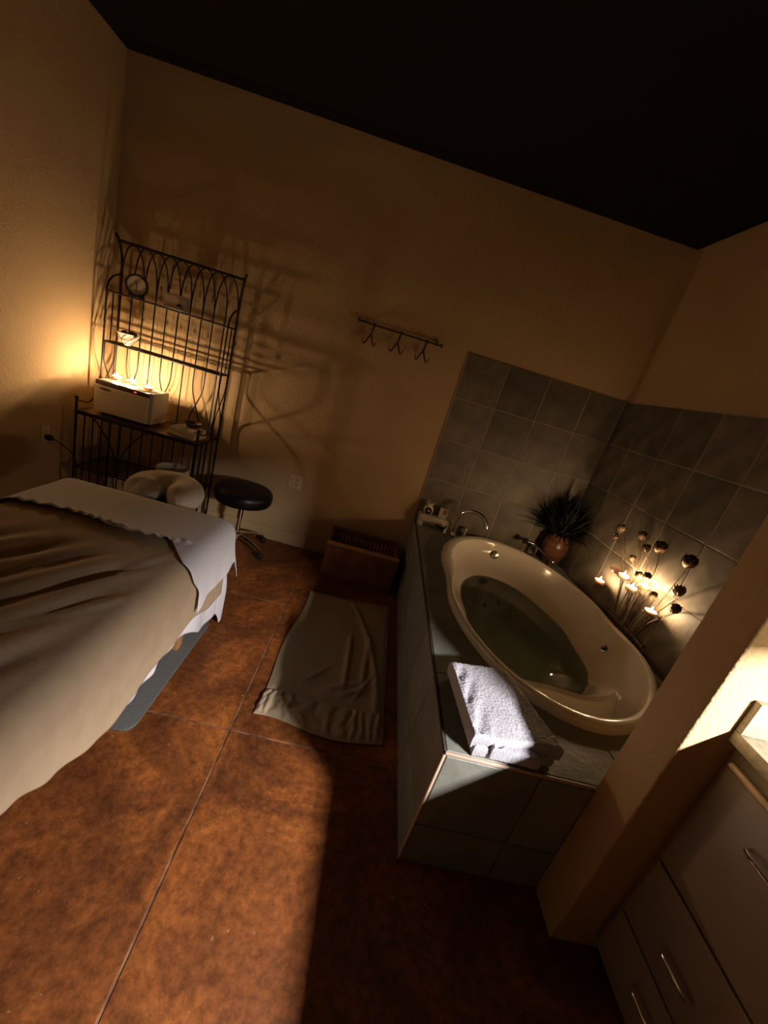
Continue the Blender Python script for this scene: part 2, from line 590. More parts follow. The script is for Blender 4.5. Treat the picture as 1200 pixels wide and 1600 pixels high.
# edge trims: pale strips with a dark reveal
d0 = deck_x(DY0)
deck.part('edge_trim', MB().box(d0 + 0.004, WX, DY0 - 0.001, DY0 + 0.008, DZ - 0.011, DZ + 0.001), 'edge_trim', bevel=0.003, label='pale front edge strip')
deck.part('edge_trim', MB().box(d0 - 0.001, d0 + 0.009, DY0 - 0.001, DY0 + 0.009, 0, DZ - 0.011), 'edge_trim', bevel=0.003, label='pale corner strip')
deck.part('edge_trim', MB().prism([(deck_x(DY0 + .01) - .001, DY0 + .01), (deck_x(DY0 + .01) + .009, DY0 + .01), (deck_x(YB) + .009, YB - .0145), (deck_x(YB) - .001, YB - .0145)], DZ - 0.011, DZ + 0.001), 'dark_grout', bevel=0.003, label='dark side edge strip')

# ------------------------------------------------------------------ bath tub
tub = Thing('bathtub', 'large oval white drop-in bathtub filled with water', 'bathtub', (1.25, 2.3, 0.10))
# (scale, z) rings from the outer foot of the rim to the middle of the floor
RINGS = [(1.0, DZ + 0.001), (1.0, 0.566), (0.995, 0.577), (0.984, TZ), (0.972, TZ + 0.001), (0.958, TZ), (0.944, 0.575), (0.936, 0.558), (0.915, 0.515), (0.875, 0.465),
         (0.815, 0.42), (0.73, 0.383), (0.635, 0.350), (0.585, 0.29), (0.53, 0.22), (0.47, 0.15), (0.39, 0.115), (0.26, 0.105), (0.12, 0.103)]
# the same rings at the foot end: a shoulder trough under the rim, then a lip, then the sloping backrest
FRONT = [None] * 7 + [(0.942, 0.550), (0.936, 0.47), (0.922, 0.410), (0.855, 0.405), (0.824, 0.548), (0.803, 0.560), (0.775, 0.540), (0.68, 0.42), (0.54, 0.26), (0.42, 0.14), (0.26, 0.105), (0.12, 0.103)]


def tub_ring(t, k):
    s, z = RINGS[k]
    left = bump(t, PI - 0.20, 0.16) + 0.8 * bump(t, PI - 0.52, 0.12)
    right = bump(t, 0.02, 0.13) + 0.8 * bump(t, -0.28, 0.10)
    if 4 <= k <= 10:
        s -= 0.030 * (left + right) * (0.5, 0.8, 1.0, 1.0, 0.9, 0.6, 0.3)[k - 4]
        # the rim is broad at the faucet corner
        s -= 0.055 * bump(t, PI - 0.75, 0.55) * (0.45, 0.9, 1.0, 0.95, 0.8, 0.5, 0.2)[k - 4]
    hd = bump(t, PI / 2 + 0.05, 0.55)
    rt = bump(t, 0.25, 0.6)
    if 8 <= k <= 16:
        s += (0.075 * hd + 0.045 * rt) * (0.2, 0.5, 0.7, 0.9, 1.0, 1.0, 1.0, 1.0, 0.8)[k - 8]
    if FRONT[k]:
        fr = sstep(0.05, 0.85, bump(t, -PI / 2 + 0.05, 0.44))
        s += (FRONT[k][0] - s) * fr; z += (FRONT[k][1] - z) * fr
    x, y = tub_pt(t, s)
    return (x, y, z)


tb = MB()
for k in range(len(RINGS)):
    for t in TH_: tb.v.append(Vector(tub_ring(t, k)))
for k in range(len(RINGS) - 1):
    for i in range(NT):
        j = (i + 1) % NT
        tb.f.append([k * NT + i, k * NT + j, (k + 1) * NT + j, (k + 1) * NT + i])
tb.f.append([(len(RINGS) - 1) * NT + i for i in range(NT)])
shell = tub.part('shell', tb, 'tub', smooth=True, recalc=True)
for p in shell.data.polygons: p.use_smooth = True
bm_ = bmesh.new(); bm_.from_mesh(shell.data)
from mathutils.bvhtree import BVHTree
bvh = BVHTree.FromBMesh(bm_)


def hit(u, v):
    d = Vector(ray(u, v)).normalized()
    p, n, i, dist = bvh.ray_cast(Vector((0, 0, CAMH)) - Vector(tub.base), d)
    if n.dot(d) > 0: n = -n
    return p + Vector(tub.base), n


def basis_m(p, n):
    z = n.normalized(); x = z.orthogonal().normalized(); y = z.cross(x)
    return Matrix(((x.x, y.x, z.x, p.x), (x.y, y.y, z.y, p.y), (x.z, y.z, z.z, p.z), (0, 0, 0, 1)))


p, n = hit(772, 867)
Mx = basis_m(p, n)
ov = tub.part('overflow_plate', MB().lathe([(0.0, 0.012), (0.026, 0.012), (0.036, 0.009), (0.039, 0.004), (0.040, -0.004)], n=24, M=Mx), 'chrome', label='round chrome overflow plate')
tub.part('screw', MB().lathe([(0.0, 0.0155), (0.005, 0.015), (0.006, 0.011)], n=10, M=Mx), 'dark_metal', parent=ov)
for (u, v, s) in ((944, 1014, 1.0), (740, 943, 0.8), (757, 945, 0.7)):
    p, n = hit(u, v)
    Mx = basis_m(p, n)
    jt = tub.part('jet', MB().lathe([(0.012 * s, 0.003), (0.018 * s, 0.008), (0.024 * s, 0.006), (0.027 * s, -0.003)], n=18, M=Mx, cap=False), 'chrome', label='small round jet nozzle')
    tub.part('nozzle', MB().lathe([(0.0, 0.002), (0.012 * s, 0.0025), (0.013 * s, -0.004)], n=14, M=Mx), 'black_plastic', parent=jt)
bm_.free()
WZ = 0.352
def water_edge(t):
    # where the water plane meets the shell
    for k in range(7, len(RINGS) - 1):
        p, q = tub_ring(t, k), tub_ring(t, k + 1)
        if p[2] > WZ >= q[2] and all(tub_ring(t, j)[2] <= WZ for j in range(k + 1, len(RINGS))):
            f = (p[2] - WZ) / (p[2] - q[2])
            return (p[0] + (q[0] - p[0]) * f - 0.001 * math.cos(t), p[1] + (q[1] - p[1]) * f - 0.001 * math.sin(t))
    return tub_pt(t, 0.5)


wv = MB().prism([water_edge(t) for t in TH_], WZ - 0.002, WZ)
wo = MB()
wo.v = [v for v in wv.v[NT:]]; wo.f = [list(range(NT))]
water = one('bath_water', wo, 'water', 'still greenish water filling the white bathtub', 'water', (1.25, 2.3, WZ), smooth=False)
water['kind'] = 'stuff'

# ------------------------------------------------------------------ tub fittings
fc = Thing('tub_faucet', 'chrome gooseneck tub faucet with two lever handles', 'faucet', (0.88, 3.25, DZ))
fc.part('spout', MB().tube(spline([(0.868, 3.235, DZ + 0.03), (0.862, 3.22, 0.66), (0.872, 3.20, 0.75), (0.93, 3.16, 0.81), (1.005, 3.12, 0.808), (1.055, 3.09, 0.765), (1.068, 3.08, 0.722)], 7), [0.018] + [0.0145] * 41 + [0.017], 14), 'chrome')
fc.part('spout_base', MB().lathe([(0.034, 0), (0.034, 0.006), (0.026, 0.012), (0.022, 0.035), (0.0, 0.036)], (0.868, 3.235, DZ), 20), 'chrome')
for (hx, hy, lx, ly) in ((0.79, 3.21, -0.02, -0.055), (0.985, 3.30, 0.06, -0.02)):
    h = fc.part('handle', MB().lathe([(0.028, 0), (0.028, 0.006), (0.018, 0.014), (0.013, 0.05), (0.018, 0.058), (0.016, 0.075), (0.0, 0.08)], (hx, hy, DZ), 18), 'chrome')
    fc.part('lever', MB().tube([(hx, hy, DZ + 0.066), (hx + lx * .6, hy + ly * .6, DZ + 0.072), (hx + lx, hy + ly, DZ + 0.08)], [0.007, 0.006, 0.008], 10), 'chrome', parent=h)

hs = Thing('hand_shower', 'chrome hand shower lying beside the terracotta vase on the deck', 'shower', (1.60, 3.22, DZ))
hs.part('cradle', MB().lathe([(0.026, 0), (0.026, 0.006), (0.012, 0.012), (0.010, 0.085), (0.016, 0.09), (0.016, 0.11), (0.0, 0.112)], (1.600, 3.235, DZ), 18), 'chrome')
wand = hs.part('wand', MB().tube(spline([(1.50, 3.245, 0.668), (1.56, 3.24, 0.662), (1.62, 3.20, 0.64), (1.69, 3.12, 0.605)], 6), [0.013] * 6 + [0.011] * 7 + [0.009] * 6, 12), 'chrome')
hm = Matrix.Translation((1.475, 3.245, 0.67)) @ Matrix.Rotation(1.9, 4, 'Y') @ Matrix.Rotation(0.3, 4, 'X')
hs.part('spray_head', MB().lathe([(0.0, 0.03), (0.012, 0.028), (0.024, 0.012), (0.030, 0.0), (0.028, -0.006), (0.0, -0.008)], n=18, M=hm), 'dark_metal', parent=wand)
hs.part('hose_elbow', MB().tube(spline([(1.69, 3.12, 0.605), (1.705, 3.105, 0.595), (1.71, 3.105, 0.57), (1.712, 3.108, DZ)], 4), 0.009, 10), 'chrome')

# ------------------------------------------------------------------ tray with burner and carton
tr = Thing('ledge_tray', 'pale stone-look footed tray at the corner of the deck', 'tray', (0.69, 3.30, DZ))
tr.part('slab', MB().box(0.552, 0.845, 3.262, 3.355, 0.580, 0.645), 'stone_tray', bevel=0.012, seg=3)
tr.part('foot', MB().box(0.556, 0.598, 3.268, 3.35, DZ, 0.582), 'stone_tray', bevel=0.004)
tr.part('foot', MB().box(0.800, 0.842, 3.268, 3.35, DZ, 0.582), 'stone_tray', bevel=0.004)
br = Thing('oil_burner', 'small white ceramic oil burner with a round opening and dish', 'oil burner', (0.615, 3.305, 0.645))
bo = br.part('body', MB().lathe([(0.022, 0), (0.036, 0.012), (0.043, 0.036), (0.040, 0.056), (0.026, 0.075), (0.022, 0.082), (0.030, 0.092), (0.040, 0.104), (0.036, 0.105), (0.022, 0.094), (0.0, 0.090)], (0.615, 3.305, 0.645), 24), 'ceramic')
mm = Matrix.Translation((0.613, 3.264, 0.681)) @ Matrix.Rotation(PI / 2, 4, 'X')
br.part('opening', MB().lathe([(0.0, 0.0005), (0.022, 0.0005), (0.027, 0.004), (0.030, 0.001), (0.030, -0.012)], n=20, M=mm), 'soil', parent=bo, label='dark round opening')
ct = Thing('small_carton', 'small pale printed carton beside the oil burner', 'box', (0.748, 3.31, 0.645))
Mc = Matrix.Translation((0.748, 3.31, 0.645)) @ Matrix.Rotation(-0.2, 4, 'Z')
ct.part('carton_body', MB().box(-0.036, 0.036, -0.022, 0.022, 0, 0.088, M=Mc), 'carton', bevel=0.002)
ct.part('printed_patch', MB().box(-0.004, 0.028, -0.0228, -0.0222, 0.035, 0.078, M=Mc), 'print_red', smooth=False)
ct.part('printed_stripe', MB().box(-0.016, -0.010, -0.0228, -0.0222, 0.02, 0.08, M=Mc), 'white_plastic', smooth=False)

# ------------------------------------------------------------------ vase and plant
VX, VY = 1.738, 3.235
vs_ = Thing('terracotta_vase', 'banded terracotta vase in the tiled corner behind the tub', 'vase', (VX, VY, DZ))
vb = vs_.part('body', MB().lathe([(0.0, 0.0), (0.055, 0.0), (0.062, 0.01), (0.088, 0.06), (0.103, 0.12), (0.106, 0.16), (0.098, 0.205), (0.078, 0.245), (0.066, 0.265), (0.068, 0.285), (0.080, 0.300), (0.074, 0.303), (0.060, 0.285), (0.055, 0.24), (0.0, 0.235)], (VX, VY, DZ), 32), 'terracotta')
for (z, r) in ((0.085, 0.0945), (0.16, 0.1065), (0.215, 0.0955)):
    vs_.part('band', MB().lathe([(r - 0.004, z - 0.010), (r + 0.0012, z - 0.007), (r + 0.0015, z + 0.005), (r - 0.004, z + 0.008)], (VX, VY, DZ), 32), 'terracotta_dark', parent=vb, label='dark painted band')
pl = Thing('dark_plant', 'dark bushy plant growing from the terracotta vase', 'plant', (VX, VY, DZ + 0.235))
pm = MB()
for i in range(900):
    a = random.uniform(0, 2 * PI); el = random.uniform(0.35, 1.5); Ln = random.uniform(0.18, 0.42)
    droop = random.uniform(0.05, 0.5)
    b0 = Vector((VX + 0.025 * math.cos(a), VY + 0.025 * math.sin(a), DZ + 0.25))
    d = Vector((math.cos(a) * math.cos(el), math.sin(a) * math.cos(el), math.sin(el)))
    sd = d.cross(Vector((0, 0, 1))).normalized() if el < 1.45 else Vector((1, 0, 0))
    pv = []; npt = 6
    for k in range(npt):
        t = k / (npt - 1)
        c = b0 + d * (Ln * t) - Vector((0, 0, 1)) * droop * Ln * t * t * 0.7
        c.x = min(c.x, XR - 0.03 - 0.004 * random.random()); c.y = min(c.y, YB - 0.03)
        wd = 0.0060 * (0.25 + math.sin(PI * (0.12 + 0.83 * t)))
        pv += [c - sd * wd, c + sd * wd]
    pm.add(pv, [(2 * k, 2 * k + 1, 2 * k + 3, 2 * k + 2) for k in range(npt - 1)])
fo = pl.part('foliage', pm, 'foliage', smooth=False, recalc=False)
fo['kind'] = 'stuff'
pl.part('stem', MB().tube([(VX, VY, DZ + 0.236), (VX - 0.01, VY - 0.01, DZ + 0.30), (VX - 0.015, VY - 0.015, DZ + 0.36)], [0.016, 0.012, 0.006], 8), 'soil')

# ------------------------------------------------------------------ votive candles (one built, the rest copied)
VG_R = 0.037


def make_votive(loc, label, group):
    t = Thing('votive_candle', label, 'candle', loc, group)
    x, y, z = loc
    t.part('glass_cup', MB().lathe([(0.0, 0.0), (0.024, 0.0), (0.030, 0.006), (0.036, 0.022), (0.037, 0.040), (0.0355, 0.040), (0.034, 0.022), (0.028, 0.008), (0.0, 0.0045)], loc, 24), 'cup_glass')
    wx = t.part('wax', MB().lathe([(0.0, 0.0055), (0.022, 0.0055), (0.0315, 0.016), (0.0325, 0.026), (0.030, 0.0275), (0.0, 0.0262)], loc, 20), 'wax')
    t.part('wick', MB().tube([(x, y, z + 0.025), (x, y, z + 0.031)], 0.001, 6), 'soil', parent=wx)
    t.part('flame', MB().lathe([(0.0, 0.031), (0.0032, 0.033), (0.0046, 0.037), (0.0038, 0.043), (0.0016, 0.050), (0.0, 0.054)], loc, 8), 'flame')
    return t.o


def dup_votive(src, loc, label, group):
    c = copy_tree(src); c.location = loc
    c['label'] = label; c['group'] = group
    return c


lot_v = [((938, 905), 'lit votive candle leftmost on the lotus holder, nearest the tub faucet'),
         ((976, 897), 'lit votive candle beside the reddish bowl of the lotus holder'),
         ((988, 916), 'lit votive candle lowest in the middle of the lotus holder'),
         ((1008, 914), 'lit votive candle just under the pair of small lotus buds'),
         ((1018, 953), 'lit votive candle lowest and rightmost on the lotus holder')]
vloc = []
for k, (px, lab) in enumerate(lot_v):
    q = onx(px[0], px[1], (1.755, 1.760, 1.745, 1.77, 1.750)[k])
    vloc.append((q[0], q[1], q[2] - 0.032))
v0 = make_votive(vloc[0], lot_v[0][1], 'candles on the lotus holder')
for k in range(1, 5): dup_votive(v0, vloc[k], lot_v[k][1], 'candles on the lotus holder')

# ------------------------------------------------------------------ lotus candle holder
lh = Thing('lotus_candle_holder', 'bronze metal lotus flower candle holder against the tiled wall', 'candle holder', (1.80, 2.25, DZ + 0.055))
lh.part('base_bar', MB().box(1.822, 1.838, 2.02, 2.44, DZ + 0.055, DZ + 0.072), 'bronze', bevel=0.003)
fl = [((970, 827), 1.78, 1.0, -.3), ((961, 839), 1.77, 0.75, .4), ((1003, 838), 1.79, 0.95, .2), ((1010, 857), 1.77, 0.8, -.4), ((1031, 856), 1.74, 1.15, .5),
      ((988, 873), 1.79, 0.7, 0.), ((998, 899), 1.75, 0.75, -.5), ((1011, 901), 1.77, 0.75, .5), ((1020, 931), 1.77, 0.75, .1),
      ((1076, 879), 1.74, 1.2, .5), ((1061, 924), 1.76, 1.0, -.3), ((1054, 952), 1.77, 0.9, .5)]


def flower(c, s, tilt):
    m = MB()
    M0 = Matrix.Translation(c) @ Matrix.Rotation(-0.15, 4, 'Y') @ Matrix.Rotation(tilt * 0.8, 4, 'X') @ Matrix.Translation((0, 0, -0.012 * s))
    for ring, (np_, r0, r1, h, off) in enumerate(((6, 0.013, 0.034, 0.052, 0.0), (5, 0.010, 0.022, 0.060, 0.5))):
        for k in range(np_):
            a = 2 * PI * (k + off) / np_
            vs = []
            for i in range(6):
                t = i / 5
                r = (r0 + (r1 - r0) * math.sin(min(t * 1.15, 1) * PI / 2) * (1 - 0.22 * t * t)) * s
                z = (-0.012 + h * t) * s
                wd = 0.016 * s * (0.35 + 0.9 * math.sin(PI * min(0.12 + 0.88 * t, 1.0))) * (1.0 if t < 0.99 else 0.12)
                for q in (-1, 0, 1):
                    rr_ = r + (0.005 * s if q else -0.0) * -1
                    vs.append((rr_ * math.cos(a) - q * wd * math.sin(a), rr_ * math.sin(a) + q * wd * math.cos(a), z))
            m.add(vs, [(3 * i + j, 3 * i + j + 1, 3 * i + j + 4, 3 * i + j + 3) for i in range(5) for j in range(2)], M0)
    m.lathe([(0.0, -0.016 * s), (0.012 * s, -0.013 * s), (0.016 * s, -0.004 * s), (0.012 * s, 0.012 * s), (0.0, 0.014 * s)], n=10, M=M0)
    return m


for k, (px, x, s, tl) in enumerate(fl):
    c = Vector(onx(px[0], px[1], x))
    yb = 2.25 + (c.y - 2.25) * 0.35
    st = lh.part('stem', MB().tube(spline([(1.83, yb, DZ + 0.065), (1.832, yb + (c.y - yb) * .25, DZ + 0.065 + (c.z - DZ) * .35), (min(1.82, c.x + .05), yb + (c.y - yb) * .7, DZ + .06 + (c.z - DZ) * .72), (c.x + 0.004, c.y, c.z - 0.014)], 6), 0.0028, 6), 'bronze')
    f_ = lh.part('lotus_flower', flower(c, s, tl), 'bronze', parent=st, smooth=False, recalc=False)
for k, c in enumerate(vloc):
    rg = lh.part('cup_ring', MB().tube([(c[0] + 0.0345 * math.cos(a), c[1] + 0.0345 * math.sin(a), c[2] + 0.008) for a in [2 * PI * i / 20 for i in range(20)]], 0.0028, 6, closed=True), 'bronze')
    yb = 2.25 + (c[1] - 2.25) * 0.45
    lh.part('arm', MB().tube(spline([(1.83, yb, DZ + 0.065), (1.835, yb, DZ + 0.12), (1.832, c[1] + (yb - c[1]) * .4, c[2] - 0.06), (1.82, c[1], c[2] - 0.005), (c[0] + 0.036, c[1], c[2] + 0.006)], 6), 0.0028, 6), 'bronze', parent=rg)
c = onx(962, 893, 1.79)
lh.part('leaf_bowl', MB().lathe([(0.0, -0.012), (0.018, -0.010), (0.034, 0.0), (0.042, 0.016), (0.040, 0.017), (0.030, 0.004), (0.0, -0.006)], c, 18), 'terracotta', label='reddish shallow bowl')

# ------------------------------------------------------------------ folded towel on the deck
TQ = [Vector((0.562, 1.405)), Vector((0.812, 1.445)), Vector((0.915, 1.110)), Vector((0.820, 1.058)), Vector((0.580, 1.062))]
tw = MB()
corn = [Vector((0.556, 1.415)), Vector((0.812, 1.458)), Vector((0.925, 1.085)), Vector((0.585, 1.050))]


def towel_layer(m, corners, z0, h, seed, rnd=0.028, nu=56, nv=56):
    """a plump folded slab: top and rounded sides in one sheet"""
    def base(u, v):
        a = corners[0].lerp(corners[1], u); b = corners[3].lerp(corners[2], u)
        return a.lerp(b, v)
    def fn(u, v):
        # stretch parameters so the border rows run down the sides
        e = 0.10
        def prof(t):
            if t < e: return 0.0, t / e
            if t > 1 - e: return 1.0, (1 - t) / e
            return (t - e) / (1 - 2 * e), 1.0
        uu, su = prof(u); vv, sv = prof(v)
        uc = 0.06 + 0.88 * uu; vc = 0.06 + 0.88 * vv
        s = min(su, sv)
        p = base(uc, vc)
        cen = base(0.5, 0.5)
        ou = (-1 if uu < .5 else 1) * 0.06 * math.sin(PI * min(su, 1) ) if su < 1 else (-1 if uu < .5 else 1) * 0.0
        # outward bulge on the sides
        q = base(uc + (0.0 if su >= 1 else (-1 if u < .5 else 1) * 0.06 * math.sin(PI * (0.15 + 0.55 * (1 - su)))),
                 vc + (0.0 if sv >= 1 else (-1 if v < .5 else 1) * 0.06 * math.sin(PI * (0.15 + 0.55 * (1 - sv)))))
        z = z0 + h * math.sin(PI / 2 * s) ** 0.8
        nn = noise.noise(Vector((q.x * 9, q.y * 9, seed)))
        fine = noise.noise(Vector((q.x * 150, q.y * 150, seed + z * 150)))
        crease = 0.0
        if s >= 1:
            crease = 0.006 * math.sin(34 * (uc * 0.7 + vc * 0.5) + 3 * nn) * sstep(0.35, 0.0, uu)
            z += 0.007 * nn + crease
        z = max(z + 0.0026 * fine, z0)
        return (q.x + 0.0016 * fine, q.y + 0.0016 * fine, z)
    m.grid(fn, int(nu * 2.6), int(nv * 2.6))
    return m


ftw = Thing('folded_towel', 'white folded terry towel on the corner of the tub deck', 'towel', (0.73, 1.25, DZ))
c2 = [Vector(q) for q in corn]
ftw.part('lower_fold', towel_layer(MB(), [Vector((0.575, 1.40)), Vector((0.80, 1.44)), Vector((0.90, 1.075)), Vector((0.600, 1.044))], DZ + 0.001, 0.042, 3.1, nu=40, nv=40), 'terry')
ftw.part('upper_fold', towel_layer(MB(), corn, DZ + 0.026, 0.056, 8.3), 'terry')
ftw.part('hanging_corner', towel_layer(MB(), [Vector((0.66, 1.13)), Vector((0.79, 1.10)), Vector((0.835, 1.040)), Vector((0.66, 1.042))], DZ + 0.012, 0.048, 5.7, nu=20, nv=20), 'terry')

# ------------------------------------------------------------------ cloth laid on the floor
RC = [onz(485, 922, 0.015), onz(609, 945, 0.015), onz(598, 1166, 0.015), onz(392, 1116, 0.015)]
RC = [Vector((p[0], p[1])) for p in RC]
for q in RC: q.x = min(q.x, 0.490)


def rug_fn(u, v):
    a = RC[0].lerp(RC[1], u); b = RC[3].lerp(RC[2], u)
    p = a.lerp(b, v)
    # outline waviness
    p.y += 0.022 * math.sin(u * 6 + 1) * (sstep(0.75, 1.0, v) + 0.6 * sstep(0.2, 0.0, v)) - 0.02 * sstep(0.0, .1, u) * sstep(.2, 0., v)
    p.x += 0.012 * math.sin(v * 9) * sstep(0.2, 0.0, u)
    z = 0.012 + 0.004 * noise.noise(Vector((p.x * 6, p.y * 6, 1)))
    ed = min(u, 1 - u, v, 1 - v)
    z *= 0.35 + 0.65 * sstep(0.0, 0.05, ed)
    # long folds sweeping from the far edge down the right side
    for (cu0, cu1, am, wd, va, vb_) in ((0.55, 0.92, 0.018, 0.030, 0.05, 0.85), (0.60, 0.62, 0.016, 0.025, 0.38, 0.75), (0.80, 0.78, 0.015, 0.028, 0.35, 0.72)):
        tt = (v - va) / (vb_ - va)
        if -0.2 < tt < 1.2:
            cu = cu0 + (cu1 - cu0) * math.sin(max(0, min(1, tt)) * PI / 2)
            z += am * math.exp(-((u - cu) / wd) ** 2) * sstep(-0.15, 0.2, tt) * sstep(1.15, 0.8, tt)
    # diagonal creases near the hem
    for (u0, v0_, du, dv, am) in ((0.25, 0.78, 0.25, -0.16, 0.010), (0.4, 0.80, 0.4, -0.10, 0.011), (0.55, 0.82, 0.38, -0.12, 0.012), (0.7, 0.84, 0.22, -0.25, 0.010)):
        L2 = du * du + dv * dv
        s = ((u - u0) * du + (v - v0_) * dv) / L2
        if 0 < s < 1:
            dist = abs((u - u0) * dv - (v - v0_) * du) / math.sqrt(L2)
            z += am * math.exp(-(dist / 0.016) ** 2) * math.sin(PI * s)
    # gathered hem band
    band = sstep(0.845, 0.87, v) * sstep(1.0, 0.97, v)
    z += band * (0.005 + 0.0045 * math.sin(u * 66 + 5.0 * math.sin(u * 7) + 3 * noise.noise(Vector((u * 9, v * 25, 4)))))
    z -= 0.005 * math.exp(-((v - 0.85) / 0.010) ** 2)
    return (p.x, p.y, max(z, 0.004))


rug = one('floor_towel', MB().grid(rug_fn, 150, 190), 'rug_cloth', 'tan towel laid out on the floor beside the tub deck', 'bath mat', (0.14, 2.1, 0.0))
solid(rug, 0.004)

# ------------------------------------------------------------------ massage table and its linen
TX0, TX1, TY0, TY1, TTZ = -1.50, -0.60, 0.18, 2.10, 0.640
mt = Thing('massage_table', 'massage table hidden under tan blanket and white sheets', 'massage table', (-1.05, 1.14, 0))
mt.part('padded_top', MB().box(TX0 + .03, TX1 - .03, TY0 + .03, TY1 - .03, 0.555, TTZ - 0.022), 'white_fleece', bevel=0.03, seg=3)
mt.part('frame', MB().box(TX0 + .06, TX1 - .06, TY0 + .06, TY1 - .06, 0.45, 0.555), 'oak', bevel=0.004)
for x in (TX0 + .10, TX1 - .10):
    for y in (TY0 + .10, 1.80):
        mt.part('leg', MB().box(x - .022, x + .022, y - .03, y + .03, 0.0, 0.45), 'oak', bevel=0.004)


def drape(u0, u1, v0, v1, z, R, nu, nv, edge=None, folds=0.010, fk=38.0, top=None, seed=0.0, flare=0.0, off=0.0):
    """cloth laid over the table: (cx, cy) on the flat cloth to a point in space.  edge(cx,cy) may move the flat point first"""
    ix0, ix1, iy0, iy1 = TX0 + R - off, TX1 - R + off, TY0 + R - off, TY1 - R + off

    def fn(a, b):
        cx = u0 + (u1 - u0) * a; cy = v0 + (v1 - v0) * b
        if edge: cx, cy = edge(cx, cy, a, b)
        px = min(max(cx, ix0), ix1); py = min(max(cy, iy0), iy1)
        ex, ey = cx - px, cy - py
        e = math.hypot(ex, ey)
        if e < 1e-6:
            zz = z
            if top: zz += top(px, py)
            return (px, py, zz)
        nx, ny = ex / e, ey / e
        if e < R * PI / 2:
            out = R * math.sin(e / R); dz = R * (1 - math.cos(e / R))
        else:
            out = R; dz = R + e - R * PI / 2
        hang = sstep(0.05, 0.45, dz)
        par = px * 0.8 + py + math.atan2(ny, nx) * 0.14
        wv_ = math.sin(fk * par + 2.0 * math.sin(par * 7 + seed)) + 0.5 * math.sin(fk * 0.47 * par + 1.3 + seed)
        corner = min(abs(nx), abs(ny)) * 1.41
        out += hang * (folds * wv_ + flare + corner * 0.05)
        zz = z - dz
        if top: zz += top(px, py) * (1 - sstep(0.0, 0.16, dz))
        return (px + nx * out, py + ny * out, max(zz, 0.012))
    return MB().grid(fn, nu, nv)


def hem_x(y):
    """where the hem of the blanket hangs, as a drop below the table top, along the right side"""
    ptsy = [(0.0, 0.10), (0.55, 0.16), (0.68, 0.21), (0.80, 0.275), (0.96, 0.338), (1.07, 0.362), (1.27, 0.33), (1.40, 0.335), (1.60, 0.32), (1.85, 0.39), (2.1, 0.40)]
    for (a, za), (b, zb) in zip(ptsy, ptsy[1:]):
        if a <= y <= b: return za + (zb - za) * sstep(a, b, y)
    return 0.10 if y < 0 else 0.40


RB = 0.085


def arc_len(drop, R): return R * PI / 2 - R + drop   # flat length beyond the inner edge for a given drop


# bottom sheet: hangs lower than the blanket on the right and at the head end
def sheet_edge(cx, cy, a, b):
    if a > 0.5:
        y = min(cy, TY1)
        dr = hem_x(y) + 0.035 * sstep(1.02, 1.15, y) + 0.10 * sstep(1.45, 1.95, y) - 0.05 * sstep(1.08, 0.95, y) + 0.006 * math.sin(y * 21)
        lim = TX1 - RB + arc_len(dr, RB)
        mid = 0.5 * (TX0 + TX1)
        cx = mid + (a - 0.5) * 2 * (lim - mid)
    return cx, cy


bs = drape(TX0 - 0.25, TX1 + 0.4, TY0 - 0.2, TY1 + 0.34, TTZ - 0.006, RB, 150, 190, sheet_edge, 0.007, 33.0, seed=1.0)
sh = one('bottom_sheet', bs, 'sheet_white', 'white bottom sheet hanging lowest around the massage table', 'bed sheet', (-1.05, 1.14, TTZ))
solid(sh, 0.002)


def blanket_top(x, y):
    z = 0.006 * noise.noise(Vector((x * 4, y * 4, 2.0)))
    # diagonal folds across the top, strongest away from the edge
    d = (x + 1.0) * 0.80 - (y - 1.25) * 0.60     # across the folds
    l = (x + 1.0) * 0.60 + (y - 1.25) * 0.80     # along them
    m = sstep(-0.66, -0.86, x) * sstep(1.62, 1.35, y)
    wv_ = math.sin(d * 44 + 1.5 * math.sin(l * 5))
    z += m * 0.013 * (wv_ + 0.4 * math.sin(d * 23 + 2))
    # a few creases running into the near side
    for (x0, y0, dx, dy, am) in ((-0.98, 1.05, 0.30, 0.42, 0.012), (-0.92, 0.92, 0.30, 0.40, 0.012), (-0.80, 1.38, 0.12, 0.26, 0.010)):
        L2 = dx * dx + dy * dy
        s = ((x - x0) * dx + (y - y0) * dy) / L2
        if 0 < s < 1:
            dist = ((x - x0) * dy - (y - y0) * dx) / math.sqrt(L2)
            z += am * math.exp(-(dist / 0.022) ** 2) * math.sin(PI * s)
    return z


def blanket_edge(cx, cy, a, b):
    if a > 0.5:
        lim = TX1 - RB + arc_len(hem_x(cy), RB)
        mid = 0.5 * (TX0 + TX1)
        cx = mid + (a - 0.5) * 2 * (lim - mid)
    return cx, cy


bk = drape(TX0 - 0.25, TX1 + 0.35, TY0 - 0.15, 1.985, TTZ + 0.014, RB, 170, 210, blanket_edge, 0.0015, 20.0, blanket_top, 2.0, flare=0.014, off=0.014)
bl = one('blanket', bk, 'blanket', 'tan blanket with wavy folds draped over the massage table', 'blanket', (-1.05, 1.1, TTZ + 0.014))
solid(bl, 0.004)


